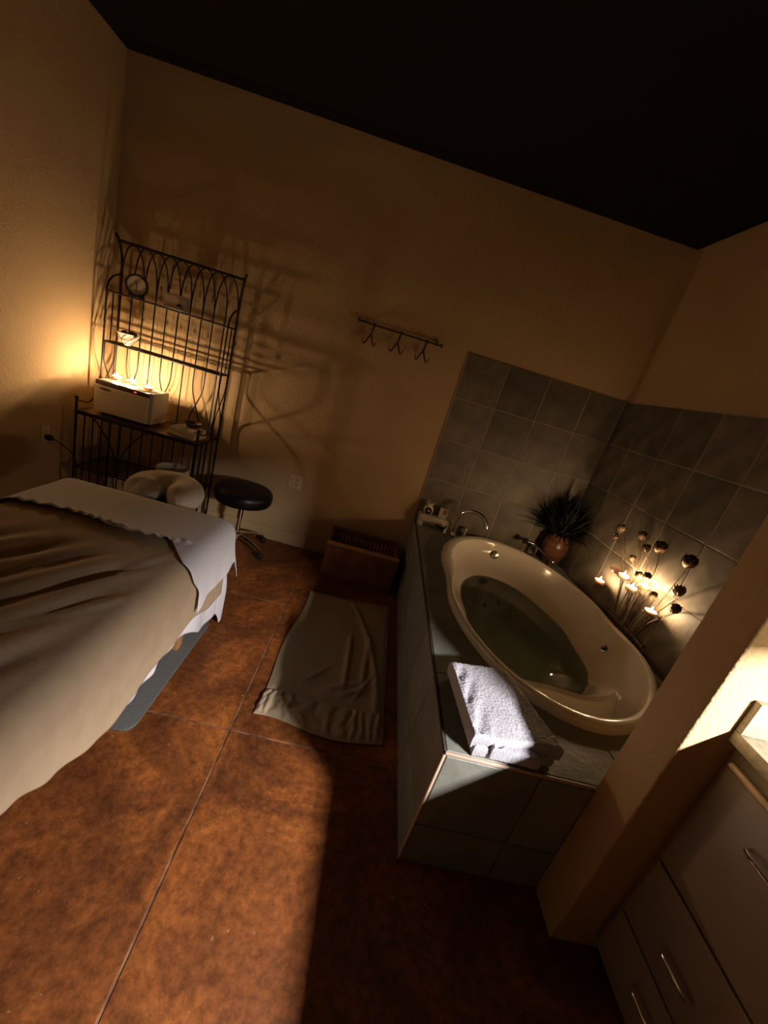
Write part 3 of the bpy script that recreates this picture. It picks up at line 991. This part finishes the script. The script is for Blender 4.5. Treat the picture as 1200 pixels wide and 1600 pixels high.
# top sheet folded back over the blanket, with a gathered edge
def fold_edge(cx, cy, a, b):
    # near edge of the fold lies across the top and swings forward on the hanging side
    near = 1.70 + 0.018 * math.sin(cx * 9) - 0.17 * sstep(-0.69, -0.55, cx) + 0.10 * sstep(-0.50, -0.33, cx)
    far = TY1 + 0.22
    cy = near + (far - near) * b
    if a > 0.5:
        dr = 0.325 - 0.05 * sstep(1.60, 1.85, cy) + 0.02 * math.sin(cy * 14)
        lim = TX1 - RB + arc_len(dr, RB)
        mid = 0.5 * (TX0 + TX1)
        cx = mid + (a - 0.5) * 2 * (lim - mid)
    return cx, cy


def fold_top(x, y):
    near = 1.70 + 0.018 * math.sin(x * 9)
    t = (y - near)
    return 0.004 * noise.noise(Vector((x * 5, y * 5, 7))) + 0.010 * math.exp(-((t - 0.012) / 0.014) ** 2) * (0.7 + 0.7 * math.sin(x * 110 + 2 * math.sin(x * 17)))


ts = drape(TX0 - 0.22, TX1 + 0.35, 1.70, TY1 + 0.22, TTZ + 0.030, RB, 240, 80, fold_edge, 0.005, 30.0, fold_top, 4.0, flare=0.026, off=0.028)
to = one('folded_sheet', ts, 'sheet_white', 'white top sheet folded back over the blanket with a gathered edge', 'bed sheet', (-1.05, 1.95, TTZ + 0.02))
solid(to, 0.0025)

# mat under the table
mm_ = []
for (cx, cy, a0) in ((-0.675, 1.330, -PI / 2), (-0.675, 2.02, 0), (-1.42, 2.02, PI / 2), (-1.42, 1.330, PI)):
    for k in range(7): mm_.append((cx + 0.055 * math.cos(a0 + PI / 2 * k / 6), cy + 0.055 * math.sin(a0 + PI / 2 * k / 6)))
one('floor_mat', MB().prism(mm_, 0.0, 0.016), 'mat_rubber', 'grey rubber floor mat with rounded corners under the massage table', 'mat', (-1.05, 1.67, 0), bevel=0.005)

# ------------------------------------------------------------------ face cradle cushion
fcx, fcy, fcz = -1.105, 2.345, 0.615
fcu = Thing('face_cradle', 'cream fleece horseshoe face cradle at the head of the massage table', 'cushion', (fcx, fcy, 0.5))
path = []; rad = []
NA = 40
for k in range(NA + 1):
    t = k / NA
    a = -PI / 2 + 0.62 + (2 * PI - 1.24) * t
    path.append((fcx + 0.118 * math.cos(a), fcy + 0.128 * math.sin(a), fcz))
    e = min(t, 1 - t)
    rad.append(0.096 * math.sqrt(max(1 - (1 - min(e / 0.075, 1)) ** 2, 0.02)))
cu = fcu.part('cushion', MB().tube(path, rad, 20, flat=0.88), 'white_fleece')
fcu.part('bracket', MB().tube([(fcx - 0.07, 2.02, 0.50), (fcx - 0.07, fcy, 0.512), (fcx + 0.07, fcy, 0.512), (fcx + 0.07, 2.02, 0.50)], 0.011, 10), 'black_plastic')
fcu.part('plate', MB().lathe([(0.0, 0), (0.13, 0), (0.13, 0.012), (0.0, 0.012)], (fcx, fcy, 0.522), 28), 'black_plastic')

# ------------------------------------------------------------------ stool
SX, SY = -0.85, 3.07
stl = Thing('rolling_stool', 'round black padded rolling stool with chrome star base', 'stool', (SX, SY, 0))
stl.part('seat', MB().lathe([(0.0, 0.400), (0.18, 0.400), (0.208, 0.408), (0.219, 0.428), (0.222, 0.462), (0.217, 0.490), (0.200, 0.508), (0.165, 0.515), (0.0, 0.517)], (SX, SY, 0), 36), 'black_leather')
stl.part('column', MB().lathe([(0.0, 0.12), (0.016, 0.12), (0.016, 0.25), (0.022, 0.255), (0.022, 0.40), (0.06, 0.406), (0.0, 0.407)], (SX, SY, 0), 18), 'chrome')
stl.part('hub', MB().lathe([(0.0, 0.085), (0.034, 0.085), (0.036, 0.12), (0.026, 0.135), (0.0, 0.136)], (SX, SY, 0), 18), 'chrome')
for k in range(5):
    a = -0.42 + 2 * PI * k / 5
    ca, sa = math.cos(a), math.sin(a)
    lg = stl.part('leg', MB().tube(spline([(SX + 0.03 * ca, SY + 0.03 * sa, 0.108), (SX + 0.14 * ca, SY + 0.14 * sa, 0.102), (SX + 0.255 * ca, SY + 0.255 * sa, 0.068)], 5), [0.018] * 5 + [0.015] * 5 + [0.012], 10, flat=0.7), 'chrome')
    cm = Matrix.Translation((SX + 0.262 * ca, SY + 0.262 * sa, 0.026)) @ Matrix.Rotation(a + 0.5, 4, 'Z') @ Matrix.Rotation(PI / 2, 4, 'X')
    stl.part('caster', MB().lathe([(0.0, -0.018), (0.020, -0.018), (0.026, -0.012), (0.026, 0.012), (0.020, 0.018), (0.0, 0.018)], n=16, M=cm).tube([(SX + 0.25 * ca, SY + 0.25 * sa, 0.075), (SX + 0.25 * ca, SY + 0.25 * sa, 0.03)], 0.008, 8), 'black_plastic', parent=lg)

# ------------------------------------------------------------------ wooden box
CX0, CX1, CY0, CY1, CZ = -0.12, 0.465, 2.975, 3.35, 0.285
bx = Thing('wooden_box', 'dark reddish open wooden box between the stool and tub deck', 'box', (0.17, 3.16, 0))
bx.part('front_panel', MB().box(CX0, CX1, CY0, CY0 + 0.022, 0.0, CZ), 'wood', bevel=0.003)
bx.part('back_panel', MB().box(CX0, CX1, CY1 - 0.022, CY1, 0.0, CZ + 0.01), 'wood', bevel=0.003)
for x in (CX0, CX1 - 0.022):
    bx.part('side_panel', MB().box(x, x + 0.022, CY0 + 0.022, CY1 - 0.022, 0.0, CZ), 'wood', bevel=0.003)
bx.part('top_rim', MB().box(CX0 - 0.004, CX1 + 0.004, CY0 - 0.006, CY0 + 0.040, CZ, CZ + 0.016), 'pale_candlelit_wood', bevel=0.004, label='front rim with candlelight put into its colour')
bx.part('bottom', MB().box(CX0 + 0.022, CX1 - 0.022, CY0 + 0.022, CY1 - 0.022, 0.02, 0.035), 'wood')
for k in range(17):
    x = CX0 + 0.045 + k * (CX1 - CX0 - 0.09) / 16
    bx.part('slat', MB().box(x - 0.008, x + 0.008, CY1 - 0.115, CY1 - 0.103, 0.035, CZ - 0.008 + 0.012 * random.random()), 'pale_candlelit_wood', bevel=0.003)

# ------------------------------------------------------------------ outlets
def outlet(name, label, cx, cz, quad, M, nm='wall_outlet'):
    t = Thing(nm, label, 'outlet', M.translation)
    wd = 0.057 if quad else 0.035
    pl_ = t.part('cover_plate', MB().box(-wd, wd, -0.006, 0, -0.057, 0.057, M=M), 'cream_plastic', bevel=0.003)
    for dx in ((-0.024, 0.024) if quad else (0.0,)):
        for dz in (-0.021, 0.021):
            s = t.part('socket', MB().box(dx - 0.016, dx + 0.016, -0.009, -0.005, dz - 0.014, dz + 0.014, M=M), 'cream_plastic', bevel=0.005)
            sl = MB()
            for q in (-0.006, 0.006): sl.box(dx + q - 0.0014, dx + q + 0.0014, -0.0094, -0.0086, dz - 0.002, dz + 0.008, M=M)
            sl.lathe([(0.0, 0.0), (0.0028, 0.0), (0.0028, 0.0006)], n=8, M=M @ Matrix.Translation((dx, -0.0092, dz - 0.008)) @ Matrix.Rotation(PI / 2, 4, 'X'))
            t.part('slots', sl, 'soil', parent=s, smooth=False)
    return t


outlet('outlet', 'double wall outlet with four sockets right of the black stool', -0.54, 0.575, True, Matrix.Translation((-0.535, YB - 0.0005, 0.578)))
Mo = Matrix.Translation((XL + 0.0005, 2.795, 0.60)) @ Matrix.Rotation(PI / 2, 4, 'Z')
outlet('outlet', 'wall outlet on the left wall with a plug in it', 0, 0, False, Mo)
pg = Thing('plug', 'black power plug with cord in the left wall outlet', 'plug', (XL + 0.02, 2.795, 0.57))
pg.part('plug_body', MB().box(XL + 0.0105, XL + 0.05, 2.778, 2.812, 0.562, 0.597), 'black_plastic', bevel=0.006)
pg.part('cord', MB().tube(spline([(XL + 0.05, 2.795, 0.578), (XL + 0.09, 2.82, 0.55), (XL + 0.10, 2.95, 0.42), (XL + 0.07, 3.02, 0.2), (XL + 0.05, 3.1, 0.006)], 8), 0.004, 8), 'black_plastic')

# ------------------------------------------------------------------ hook rail
HZ, HY = 1.935, YB - 0.035
hr = Thing('hook_rail', 'rusty iron hook rail with three double hooks on the wall', 'hook rail', (-0.015, YB, HZ))
hr.part('bar', MB().tube([(-0.335, HY, HZ), (0.305, HY, HZ)], 0.006, 10), 'rust_iron')
for x in (-0.338, 0.308):
    hr.part('finial', MB().lathe([(0.0, -0.010), (0.012, -0.009), (0.018, 0.0), (0.012, 0.009), (0.0, 0.010)], n=14, M=Matrix.Translation((x, HY, HZ)) @ Matrix.Rotation(PI / 2, 4, 'Y')), 'rust_iron')
for x in (-0.31, 0.28):
    hr.part('wall_stud', MB().tube([(x, HY, HZ), (x, YB, HZ)], 0.006, 8), 'rust_iron')
for x in (-0.215, -0.008, 0.195):
    hk = hr.part('hook', MB().tube([(x, HY, HZ + 0.012), (x - 0.002, HY - 0.008, HZ - 0.02), (x - 0.008, HY - 0.004, HZ - 0.07)], [0.008, 0.008, 0.006], 8), 'rust_iron')
    hr.part('hook_collar', MB().lathe([(0.012, -0.008), (0.014, 0.0), (0.012, 0.008)], n=12, M=Matrix.Translation((x, HY, HZ)) @ Matrix.Rotation(PI / 2, 4, 'Y')), 'rust_iron', parent=hk)
    for s in (-1, 1):
        hr.part('prong', MB().tube(spline([(x - 0.008, HY - 0.004, HZ - 0.065), (x - 0.008 + s * 0.020, HY - 0.010, HZ - 0.11), (x - 0.008 + s * 0.034, HY - 0.025, HZ - 0.140), (x - 0.008 + s * 0.046, HY - 0.045, HZ - 0.138), (x - 0.008 + s * 0.054, HY - 0.052, HZ - 0.112)], 5), [0.006] * 5 + [0.0055] * 10 + [0.004] * 6, 8), 'rust_iron', parent=hk)

# ------------------------------------------------------------------ baker's rack
BXL, BXR, BYB, BYU, BYL = -2.06, -1.205, 3.315, 3.165, 2.93
S1, S2, S3, S4 = 1.615, 1.275, 0.785, 0.365
bk_ = Thing('bakers_rack', 'tall black wrought-iron rack with arched gallery top and wire shelves', 'shelf rack', (0.5 * (BXL + BXR), 3.13, 0))
for x, s in ((BXL, -1), (BXR, 1)):
    bk_.part('back_post', MB().tube(spline([(x, BYB, 0), (x, BYB, 0.6), (x, BYB, 1.2), (x, BYB, 1.70), (x + s * 0.004, BYB - 0.005, 1.86), (x + s * 0.022, BYB - 0.03, 1.965), (x + s * 0.038, BYB - 0.045, 1.992)], 6), [0.009] * 34 + [0.008, 0.006, 0.003], 10), 'iron')
    bk_.part('front_post', MB().tube([(x, BYL, 0), (x, BYL, S3 + 0.0), (x, BYL, S3 + 0.085)], 0.009, 10).lathe([(0.0, -0.012), (0.013, -0.004), (0.013, 0.006), (0.0, 0.016)], (x, BYL, S3 + 0.09), 12), 'iron')
    bk_.part('upper_post', MB().tube([(x, BYU, S3), (x, BYU, S1)], 0.0065, 8), 'iron')
    bk_.part('side_rod', MB().tube([(x, 0.5 * (BYU + BYB), S2), (x, 0.5 * (BYU + BYB), S1)], 0.005, 8), 'iron')
    # quarter arch from the top shelf up to the back post
    bk_.part('shelf_arch', MB().tube([(x, BYU + (BYB - BYU) * (1 - math.cos(a)), S1 + 0.125 * math.sin(a)) for a in [PI / 2 * k / 10 for k in range(11)]], 0.0065, 8), 'iron')
    # crossing curved bars on the side, between counter and middle shelf
    for q in (0, 1):
        y0, y1 = (BYU + 0.02, BYB - 0.02) if q else (BYB - 0.02, BYU + 0.02)
        bk_.part('side_scroll', MB().tube(spline([(x, y0, S2), (x, y0, S2 - 0.13), (x, 0.5 * (y0 + y1), S2 - 0.24), (x, y1, S2 - 0.34), (x, y1, S3)], 6), 0.0048, 8), 'iron')
    # low gallery rail beside the counter
    bk_.part('side_rail', MB().tube(spline([(x, BYL, S3 + 0.075), (x, BYL + 0.05, S3 + 0.06), (x, BYL + 0.13, S3 + 0.05), (x, BYU - 0.02, S3 + 0.12), (x, BYU, S3 + 0.18)], 6), 0.005, 8), 'iron')
    for yy in (3.02, 3.11, 3.21):
        bk_.part('side_bar', MB().tube([(x, yy, 0.10), (x, yy, S3)], 0.0055, 8), 'iron')
bk_.part('top_rail', MB().tube([(BXL - 0.02, BYB - 0.025, 1.955), (BXR + 0.02, BYB - 0.025, 1.955)], 0.0095, 10), 'iron')
bk_.part('back_rail', MB().tube([(BXL, BYB, S1), (BXR, BYB, S1)], 0.0065, 8), 'iron')
NR = 9
rx = [BXL + (BXR - BXL) * (k + 1) / (NR + 1) for k in range(NR)]
pairs = {0: 1, 1: -1, 3: 1, 4: -1, 6: 1, 7: -1}
sp = rx[1] - rx[0]
for k, x in enumerate(rx):
    if k in pairs:
        d = pairs[k] * sp
        pth = spline([(x, BYB, 0.10), (x, BYB, 0.70), (x + 0.05 * d, BYB, 0.86), (x + 0.5 * d, BYB + (0.006 if d > 0 else -0.006), 0.985), (x + 0.95 * d, BYB, 1.10), (x + d, BYB, 1.25), (x + d, BYB, S1)], 6)
    else: pth = [(x, BYB, 0.10), (x, BYB, S1)]
    bk_.part('back_rod', MB().tube(pth, 0.0052, 8), 'iron')
xa = [BXL] + rx + [BXR]
for k in range(len(xa) - 2):
    x0, x1 = xa[k], xa[k + 2]
    xc, hw = 0.5 * (x0 + x1), 0.5 * (x1 - x0)
    pth = []
    for i in range(17):
        a = PI * i / 16
        h = math.sin(a) ** 0.8 if 0 < i < 16 else 0.0
        z = S1 + 0.335 * h
        pth.append((xc - hw * math.copysign(abs(math.cos(a)) ** 0.9, math.cos(a)), BYB - 0.025 * h ** 3 + (0.004 if k % 2 else -0.004), z))
    bk_.part('arch', MB().tube(pth, 0.0050, 7), 'iron')


def wire_shelf(z, yf, yb, nrod):
    f = bk_.part('shelf_frame', MB().tube([(BXL, yf, z), (BXR, yf, z), (BXR, yb, z), (BXL, yb, z)], 0.0065, 8, closed=False).tube([(BXL, yf, z), (BXL, yb, z)], 0.0065, 8), 'iron')
    for i in range(nrod):
        y = yf + (yb - yf) * (i + 1) / (nrod + 1)
        bk_.part('shelf_rod', MB().tube([(BXL, y, z), (BXR, y, z)], 0.0042, 7), 'iron', parent=f)


wire_shelf(S1, BYU, BYB, 4)
wire_shelf(S2, BYU, BYB, 5)
wire_shelf(S4, BYL, BYB, 9)
cf = bk_.part('counter_frame', MB().box(BXL - 0.008, BXR + 0.008, BYL - 0.008, BYL + 0.008, S3 - 0.022, S3 + 0.004).box(BXL - 0.008, BXR + 0.008, BYB - 0.008, BYB + 0.008, S3 - 0.022, S3 + 0.004).box(BXL - 0.008, BXL + 0.008, BYL, BYB, S3 - 0.022, S3 + 0.004).box(BXR - 0.008, BXR + 0.008, BYL, BYB, S3 - 0.022, S3 + 0.004), 'iron', bevel=0.002)
bk_.part('counter_panel', MB().box(BXL + 0.008, BXR - 0.008, BYL + 0.008, BYB - 0.008, S3 - 0.012, S3 + 0.001), 'terracotta_dark', parent=cf)
for s in (-1, 1):
    xm = 0.5 * (BXL + BXR) - 0.12
    bk_.part('brace', MB().tube(spline([(xm, BYL, S3 - 0.35), (xm + s * 0.05, BYL, S3 - 0.20), (xm + s * 0.16, BYL, S3 - 0.05), (xm + s * 0.22, BYL, S3 - 0.015)], 6), 0.0055, 8), 'iron')
bk_.part('brace_post', MB().tube([(0.5 * (BXL + BXR) - 0.12, BYL, S4), (0.5 * (BXL + BXR) - 0.12, BYL, S3 - 0.015)], 0.0065, 8), 'iron')

# ------------------------------------------------------------------ towel warmer and its candles
HX0, HX1, HY0, HY1, HZ0, HZ1 = -1.972, -1.575, 2.965, 3.215, 0.806, 1.032
tw_ = Thing('towel_warmer', 'white towel warmer cabinet on the rack with three candles on top', 'towel warmer', (-1.77, 3.09, S3 + 0.004))
bd = tw_.part('body', MB().box(HX0, HX1, HY0 + 0.03, HY1, HZ0, HZ1), 'white_plastic', bevel=0.010, seg=3)
dr = tw_.part('door', MB().box(HX0 + 0.001, HX1 - 0.022, HY0, HY0 + 0.028, HZ0 + 0.004, HZ1 - 0.034), 'white_plastic', bevel=0.007, seg=3)
tw_.part('control_strip', MB().box(HX0 + 0.003, HX1 - 0.022, HY0 + 0.006, HY0 + 0.032, HZ1 - 0.031, HZ1 - 0.002), 'grey_plastic', bevel=0.004, label='dark control strip')
tw_.part('power_light', MB().box(HX1 - 0.124, HX1 - 0.108, HY0 + 0.0035, HY0 + 0.007, HZ1 - 0.022, HZ1 - 0.014), 'led_red', label='small red power light', smooth=False)
hd_ = tw_.part('handle', MB().box(HX0 + 0.03, HX0 + 0.125, HY0 - 0.012, HY0 + 0.004, HZ1 - 0.082, HZ1 - 0.066), 'white_plastic', bevel=0.005, parent=dr)
tw_.part('handle_recess', MB().lathe([(0.0, 0.0012), (0.040, 0.0010), (0.044, -0.004)], n=22, M=Matrix.Translation((HX0 + 0.078, HY0 - 0.0005, HZ1 - 0.056)) @ Matrix.Scale(0.24, 4, (0, 0, 1)) @ Matrix.Rotation(PI / 2, 4, 'X')), 'grey_plastic', parent=dr)
for x in (HX0 + 0.04, HX1 - 0.04):
    for y in (HY0 + 0.06, HY1 - 0.04):
        tw_.part('foot', MB().lathe([(0.014, 0.0), (0.014, 0.02), (0.0, 0.02)], (x, y, S3 + 0.001), 12), 'black_plastic')
flame_tall = [c for c in v0.children if c.name.startswith('flame')][0].data.copy()
flame_tall.materials[0] = MATS['flame_tall']
for (px, lab) in (((183, 585), 'lit votive candle at the left end of the towel warmer top'), ((207, 592), 'lit votive candle in the middle of the towel warmer top'), ((232, 602), 'lit votive candle at the right end of the towel warmer top')):
    q = onz(px[0], px[1], HZ1 + 0.040)
    vo = dup_votive(v0, (q[0], min(q[1], HY1 - 0.05), HZ1 + 0.0008), lab, 'candles on the towel warmer')
    for ch in vo.children:
        if ch.name.startswith('flame'):
            ch.data = flame_tall

# ------------------------------------------------------------------ small things on the rack
Mk = Matrix.Translation((-1.895, 3.225, S1 + 0.008)) @ Matrix.Rotation(0.30, 4, 'Z')
ck = Thing('table_clock', 'small round black-rimmed clock on the top shelf of the rack', 'clock', (-1.895, 3.225, S1 + 0.008))
Mf = Mk @ Matrix.Translation((0, 0, 0.078)) @ Matrix.Rotation(PI / 2, 4, 'X')
rim_ = ck.part('rim', MB().lathe([(0.058, -0.012), (0.070, -0.012), (0.074, 0.0), (0.070, 0.012), (0.062, 0.012), (0.060, 0.004)], n=32, M=Mf, cap=False), 'black_plastic')
di = ck.part('dial', MB().lathe([(0.0, 0.002), (0.062, 0.002), (0.062, -0.012), (0.0, -0.012)], n=32, M=Mf), 'clock_face')
ck.part('hand', MB().box(-0.0018, 0.0018, -0.046, 0.006, 0.003, 0.0045, M=Mf), 'black_plastic', parent=di)
ck.part('hand', MB().box(-0.0022, 0.0022, -0.004, 0.030, 0.003, 0.0045, M=Mf @ Matrix.Rotation(0.3, 4, 'Z')), 'black_plastic', parent=di)
ck.part('stand', MB().box(-0.045, 0.055, -0.016, 0.016, 0.0, 0.016, M=Mk), 'black_plastic', bevel=0.003)

Mb2 = Matrix.Translation((-1.61, 3.235, S1 + 0.008)) @ Matrix.Rotation(-0.05, 4, 'Z')
wb = Thing('white_box', 'small white box with a dark knob on the top shelf of the rack', 'box', (-1.61, 3.235, S1 + 0.008))
wb.part('case', MB().box(-0.075, 0.075, -0.035, 0.04, 0.0, 0.098, M=Mb2), 'carton', bevel=0.006)
wb.part('knob', MB().lathe([(0.014, 0.0), (0.014, 0.010), (0.010, 0.014), (0.0, 0.014)], n=16, M=Mb2 @ Matrix.Translation((0.038, -0.035, 0.028)) @ Matrix.Rotation(PI / 2, 4, 'X')), 'black_plastic', label='dark round knob')
wb.part('base_lip', MB().box(-0.078, 0.078, -0.045, 0.04, -0.001, 0.006, M=Mb2), 'white_plastic', bevel=0.002)

Bc = (-1.925, 3.225, S2 + 0.0075)
bw = Thing('striped_bowl', 'white bowl with dark curved stripes on the middle shelf of the rack', 'bowl', Bc)
prof = [(0.018, 0.0), (0.020, 0.004), (0.040, 0.022), (0.060, 0.05), (0.076, 0.084), (0.073, 0.084), (0.056, 0.05), (0.036, 0.025), (0.0, 0.018)]
bb = bw.part('shell', MB().lathe(prof, Bc, 32), 'ceramic')
for j in range(7):
    st = []
    for i in range(9):
        t = 0.08 + 0.86 * i / 8
        k = t * 3; i0 = min(int(k), 2); f = k - i0
        r = prof[i0 + 1][0] + (prof[i0 + 2][0] - prof[i0 + 1][0]) * f if i0 < 3 else 0
        z = prof[i0 + 1][1] + (prof[i0 + 2][1] - prof[i0 + 1][1]) * f
        a = 2 * PI * j / 7 + 1.6 * t
        st.append((Bc[0] + (r + 0.0012) * math.cos(a), Bc[1] + (r + 0.0012) * math.sin(a), Bc[2] + z))
    bw.part('stripe', MB().tube(st, 0.0022, 5), 'stripe', parent=bb)
for j, (dx, dy, dz, r, sy_) in enumerate(((-0.020, -0.01, 0.072, 0.030, 0), (0.025, 0.01, 0.076, 0.032, 0), (0.055, -0.02, 0.085, 0.022, 0))):
    mbp = MB()
    for i in range(3):
        mbp.lathe([(0.0, -r * 0.5), (r * 0.7, -r * 0.4), (r, 0.0), (r * 0.7, r * 0.4), (0.0, r * 0.5)], n=10, M=Matrix.Translation((Bc[0] + dx, Bc[1] + dy, Bc[2] + dz)) @ Matrix.Rotation(0.9 * i + j, 4, 'X') @ Matrix.Rotation(0.7 * i + j, 4, 'Y'))
    one('dark_stone', mbp, 'black_plastic', ('dark lump at the left in the striped bowl', 'dark lump in the middle of the striped bowl', 'dark lump at the right rim of the striped bowl')[j], 'stone', (Bc[0] + dx, Bc[1] + dy, Bc[2] + dz - r * .5), 'dark lumps in the striped bowl')


def cloth_block(cx, cy, z0, wx, wy, h, seed):
    def fn(u, v):
        s = min(1.0, min(u, 1 - u, v, 1 - v) / 0.09)
        n = noise.noise(Vector((u * 3.2, v * 3.2, seed)))
        a = -0.15
        lx = (u - 0.5) * wx * (1 + 0.05 * n); ly = (v - 0.5) * wy * (1 + 0.06 * n)
        return (cx + lx * math.cos(a) - ly * math.sin(a), cy + lx * math.sin(a) + ly * math.cos(a), z0 + h * math.sin(PI / 2 * s) ** .6 + 0.006 * n * s)
    return MB().grid(fn, 30, 24)


for k, (dx, z) in enumerate(((0.0, 0.0), (0.008, 0.034))):
    one('folded_washcloth', cloth_block(-1.345 + dx, 3.075, S3 + 0.0025 + z, 0.215 - 0.02 * k, 0.17, 0.030, 3.0 + k), 'white_fleece',
        ('white folded washcloth at the bottom of the small stack on the rack', 'white folded washcloth on top of the small stack, under the dark dish')[k], 'washcloth', (-1.345 + dx, 3.075, S3 + 0.0025 + z), 'washcloths on the rack')
one('dark_dish', MB().lathe([(0.0, 0.0), (0.032, 0.0), (0.050, 0.012), (0.062, 0.034), (0.058, 0.034), (0.046, 0.015), (0.0, 0.008)], (-1.325, 3.10, S3 + 0.070), 24), 'rust_iron', 'small dark brown dish on the folded washcloths', 'dish', (-1.325, 3.10, S3 + 0.070))
pt = Thing('white_pot', 'white round pot with a lid rim behind the face cradle', 'pot', (-1.42, 3.08, S4 + 0.0065))
pt.part('pot_body', MB().lathe([(0.0, 0.0), (0.095, 0.0), (0.108, 0.01), (0.116, 0.13), (0.110, 0.13), (0.100, 0.02), (0.0, 0.015)], (-1.42, 3.08, S4 + 0.0065), 32), 'white_fleece')
pt.part('pot_rim', MB().tube([(-1.42 + 0.114 * math.cos(a), 3.08 + 0.114 * math.sin(a), S4 + 0.138) for a in [2 * PI * i / 32 for i in range(32)]], 0.008, 8, closed=True), 'white_fleece')

# ------------------------------------------------------------------ counter, base cabinet and under-cabinet light at the right
CTZ = 1.006; CXF = 1.165
wt = Thing('countertop', 'mottled beige stone countertop with side splash against the wing wall', 'countertop', (1.5, 0.2, 0.968))
wt.part('slab', MB().box(CXF, XR, -0.9, WY0 - 0.0005, 0.968, CTZ), 'worktop', bevel=0.003)
wt.part('side_splash', MB().box(CXF, XR, WY0 - 0.0205, WY0 - 0.0005, CTZ, CTZ + 0.104), 'worktop', bevel=0.003)
wt.part('back_splash', MB().box(XR - 0.02, XR, -0.9, WY0 - 0.021, CTZ, CTZ + 0.104), 'worktop', bevel=0.003)
CFX = 1.20
for (i, (y1, y0)) in enumerate(((WY0 - 0.001, 0.455), (0.455, 0.02), (0.02, -0.9))):
    cb = Thing('base_cabinet', ('taupe base cabinet with three drawers beside the wing wall', 'taupe base cabinet in the middle under the countertop', 'taupe base cabinet at the near end of the countertop')[i], 'cabinet', (1.5, 0.5 * (y0 + y1), 0), 'base cabinets under the countertop')
    cb.part('carcass', MB().box(CFX + 0.001, XR - 0.003, y0, y1, 0.07, 0.9675), 'laminate', bevel=0.002)
    cb.part('toe_kick', MB().box(CFX + 0.05, XR - 0.003, y0, y1, 0.0, 0.07), 'black_plastic')
    for (z0, z1, hz) in ((0.520, 0.905, 0.800), (0.275, 0.512, 0.375), (0.075, 0.267, 0.195)):
        fr_ = cb.part('drawer', MB().box(CFX - 0.019, CFX, y0 + 0.004, y1 - 0.028, z0, z1), 'laminate', bevel=0.003)
        if z1 > 0.8: cb.part('bullnose_trim', MB().tube([(CFX - 0.014, y0 + 0.004, z1 + 0.006), (CFX - 0.014, y1 - 0.028, z1 + 0.006)], 0.010, 12), 'laminate_trim', parent=fr_, label='rounded pale top trim')
        yc = 0.5 * (y0 + y1) - 0.014 + 0.004
        cb.part('handle', MB().tube(spline([(CFX - 0.018, yc + 0.052, hz), (CFX - 0.040, yc + 0.048, hz), (CFX - 0.046, yc + 0.03, hz), (CFX - 0.046, yc, hz), (CFX - 0.046, yc - 0.03, hz), (CFX - 0.040, yc - 0.048, hz), (CFX - 0.018, yc - 0.052, hz)], 4), 0.0048, 10), 'chrome', parent=fr_)

wc = Thing('wall_cabinet', 'taupe wall cabinet hung above the countertop', 'cabinet', (1.62, 0.2, 1.46))
wc.part('carcass', MB().box(1.44, XR, -0.9, WY0 - 0.002, 1.46, 2.2), 'laminate', bevel=0.002)
wc.part('shield_valance', MB().box(1.425, 1.44, -0.9, WY0 - 0.002, 1.362, 2.2), 'laminate', bevel=0.002)  # unseen board, its low edge shaped to cut off the strip light
LX, LY, LZ = 1.56, 0.15, 1.410
AIM = Vector((-0.70, 0.0, -0.71)).normalized()
LL = 0.34
ul = Thing('under_cabinet_light', 'short white strip light under the wall cabinet above the countertop', 'lamp', (LX, LY, 1.46))
QL = AIM.to_track_quat('-Z', 'Y').to_matrix().to_4x4()
ML = Matrix.Translation((LX, LY, LZ)) @ QL
ul.part('mount', MB().box(LX - 0.005, LX + 0.04, LY - LL / 2, LY + LL / 2, 1.435, 1.46), 'white_plastic', bevel=0.003)
ul.part('housing', MB().box(-LL / 2 - 0.012, LL / 2 + 0.012, -0.024, 0.024, 0.008, 0.03, M=ML), 'white_plastic', bevel=0.003)
ul.part('lens', MB().box(-LL / 2, LL / 2, -0.015, 0.015, 0.002, 0.0085, M=ML), 'lamp_lens', smooth=False)
ld = bpy.data.lights.new('lamp_glow', 'AREA'); ld.shape = 'RECTANGLE'; ld.size = LL; ld.size_y = 0.03
ld.energy = LAMP_POWER; ld.color = (1.0, 0.93, 0.90)
lo = bpy.data.objects.new('lamp_glow', ld); COL.objects.link(lo); lo.parent = ul.o
lo.matrix_local = Matrix.Translation((0, 0, LZ - 1.46)) @ QL
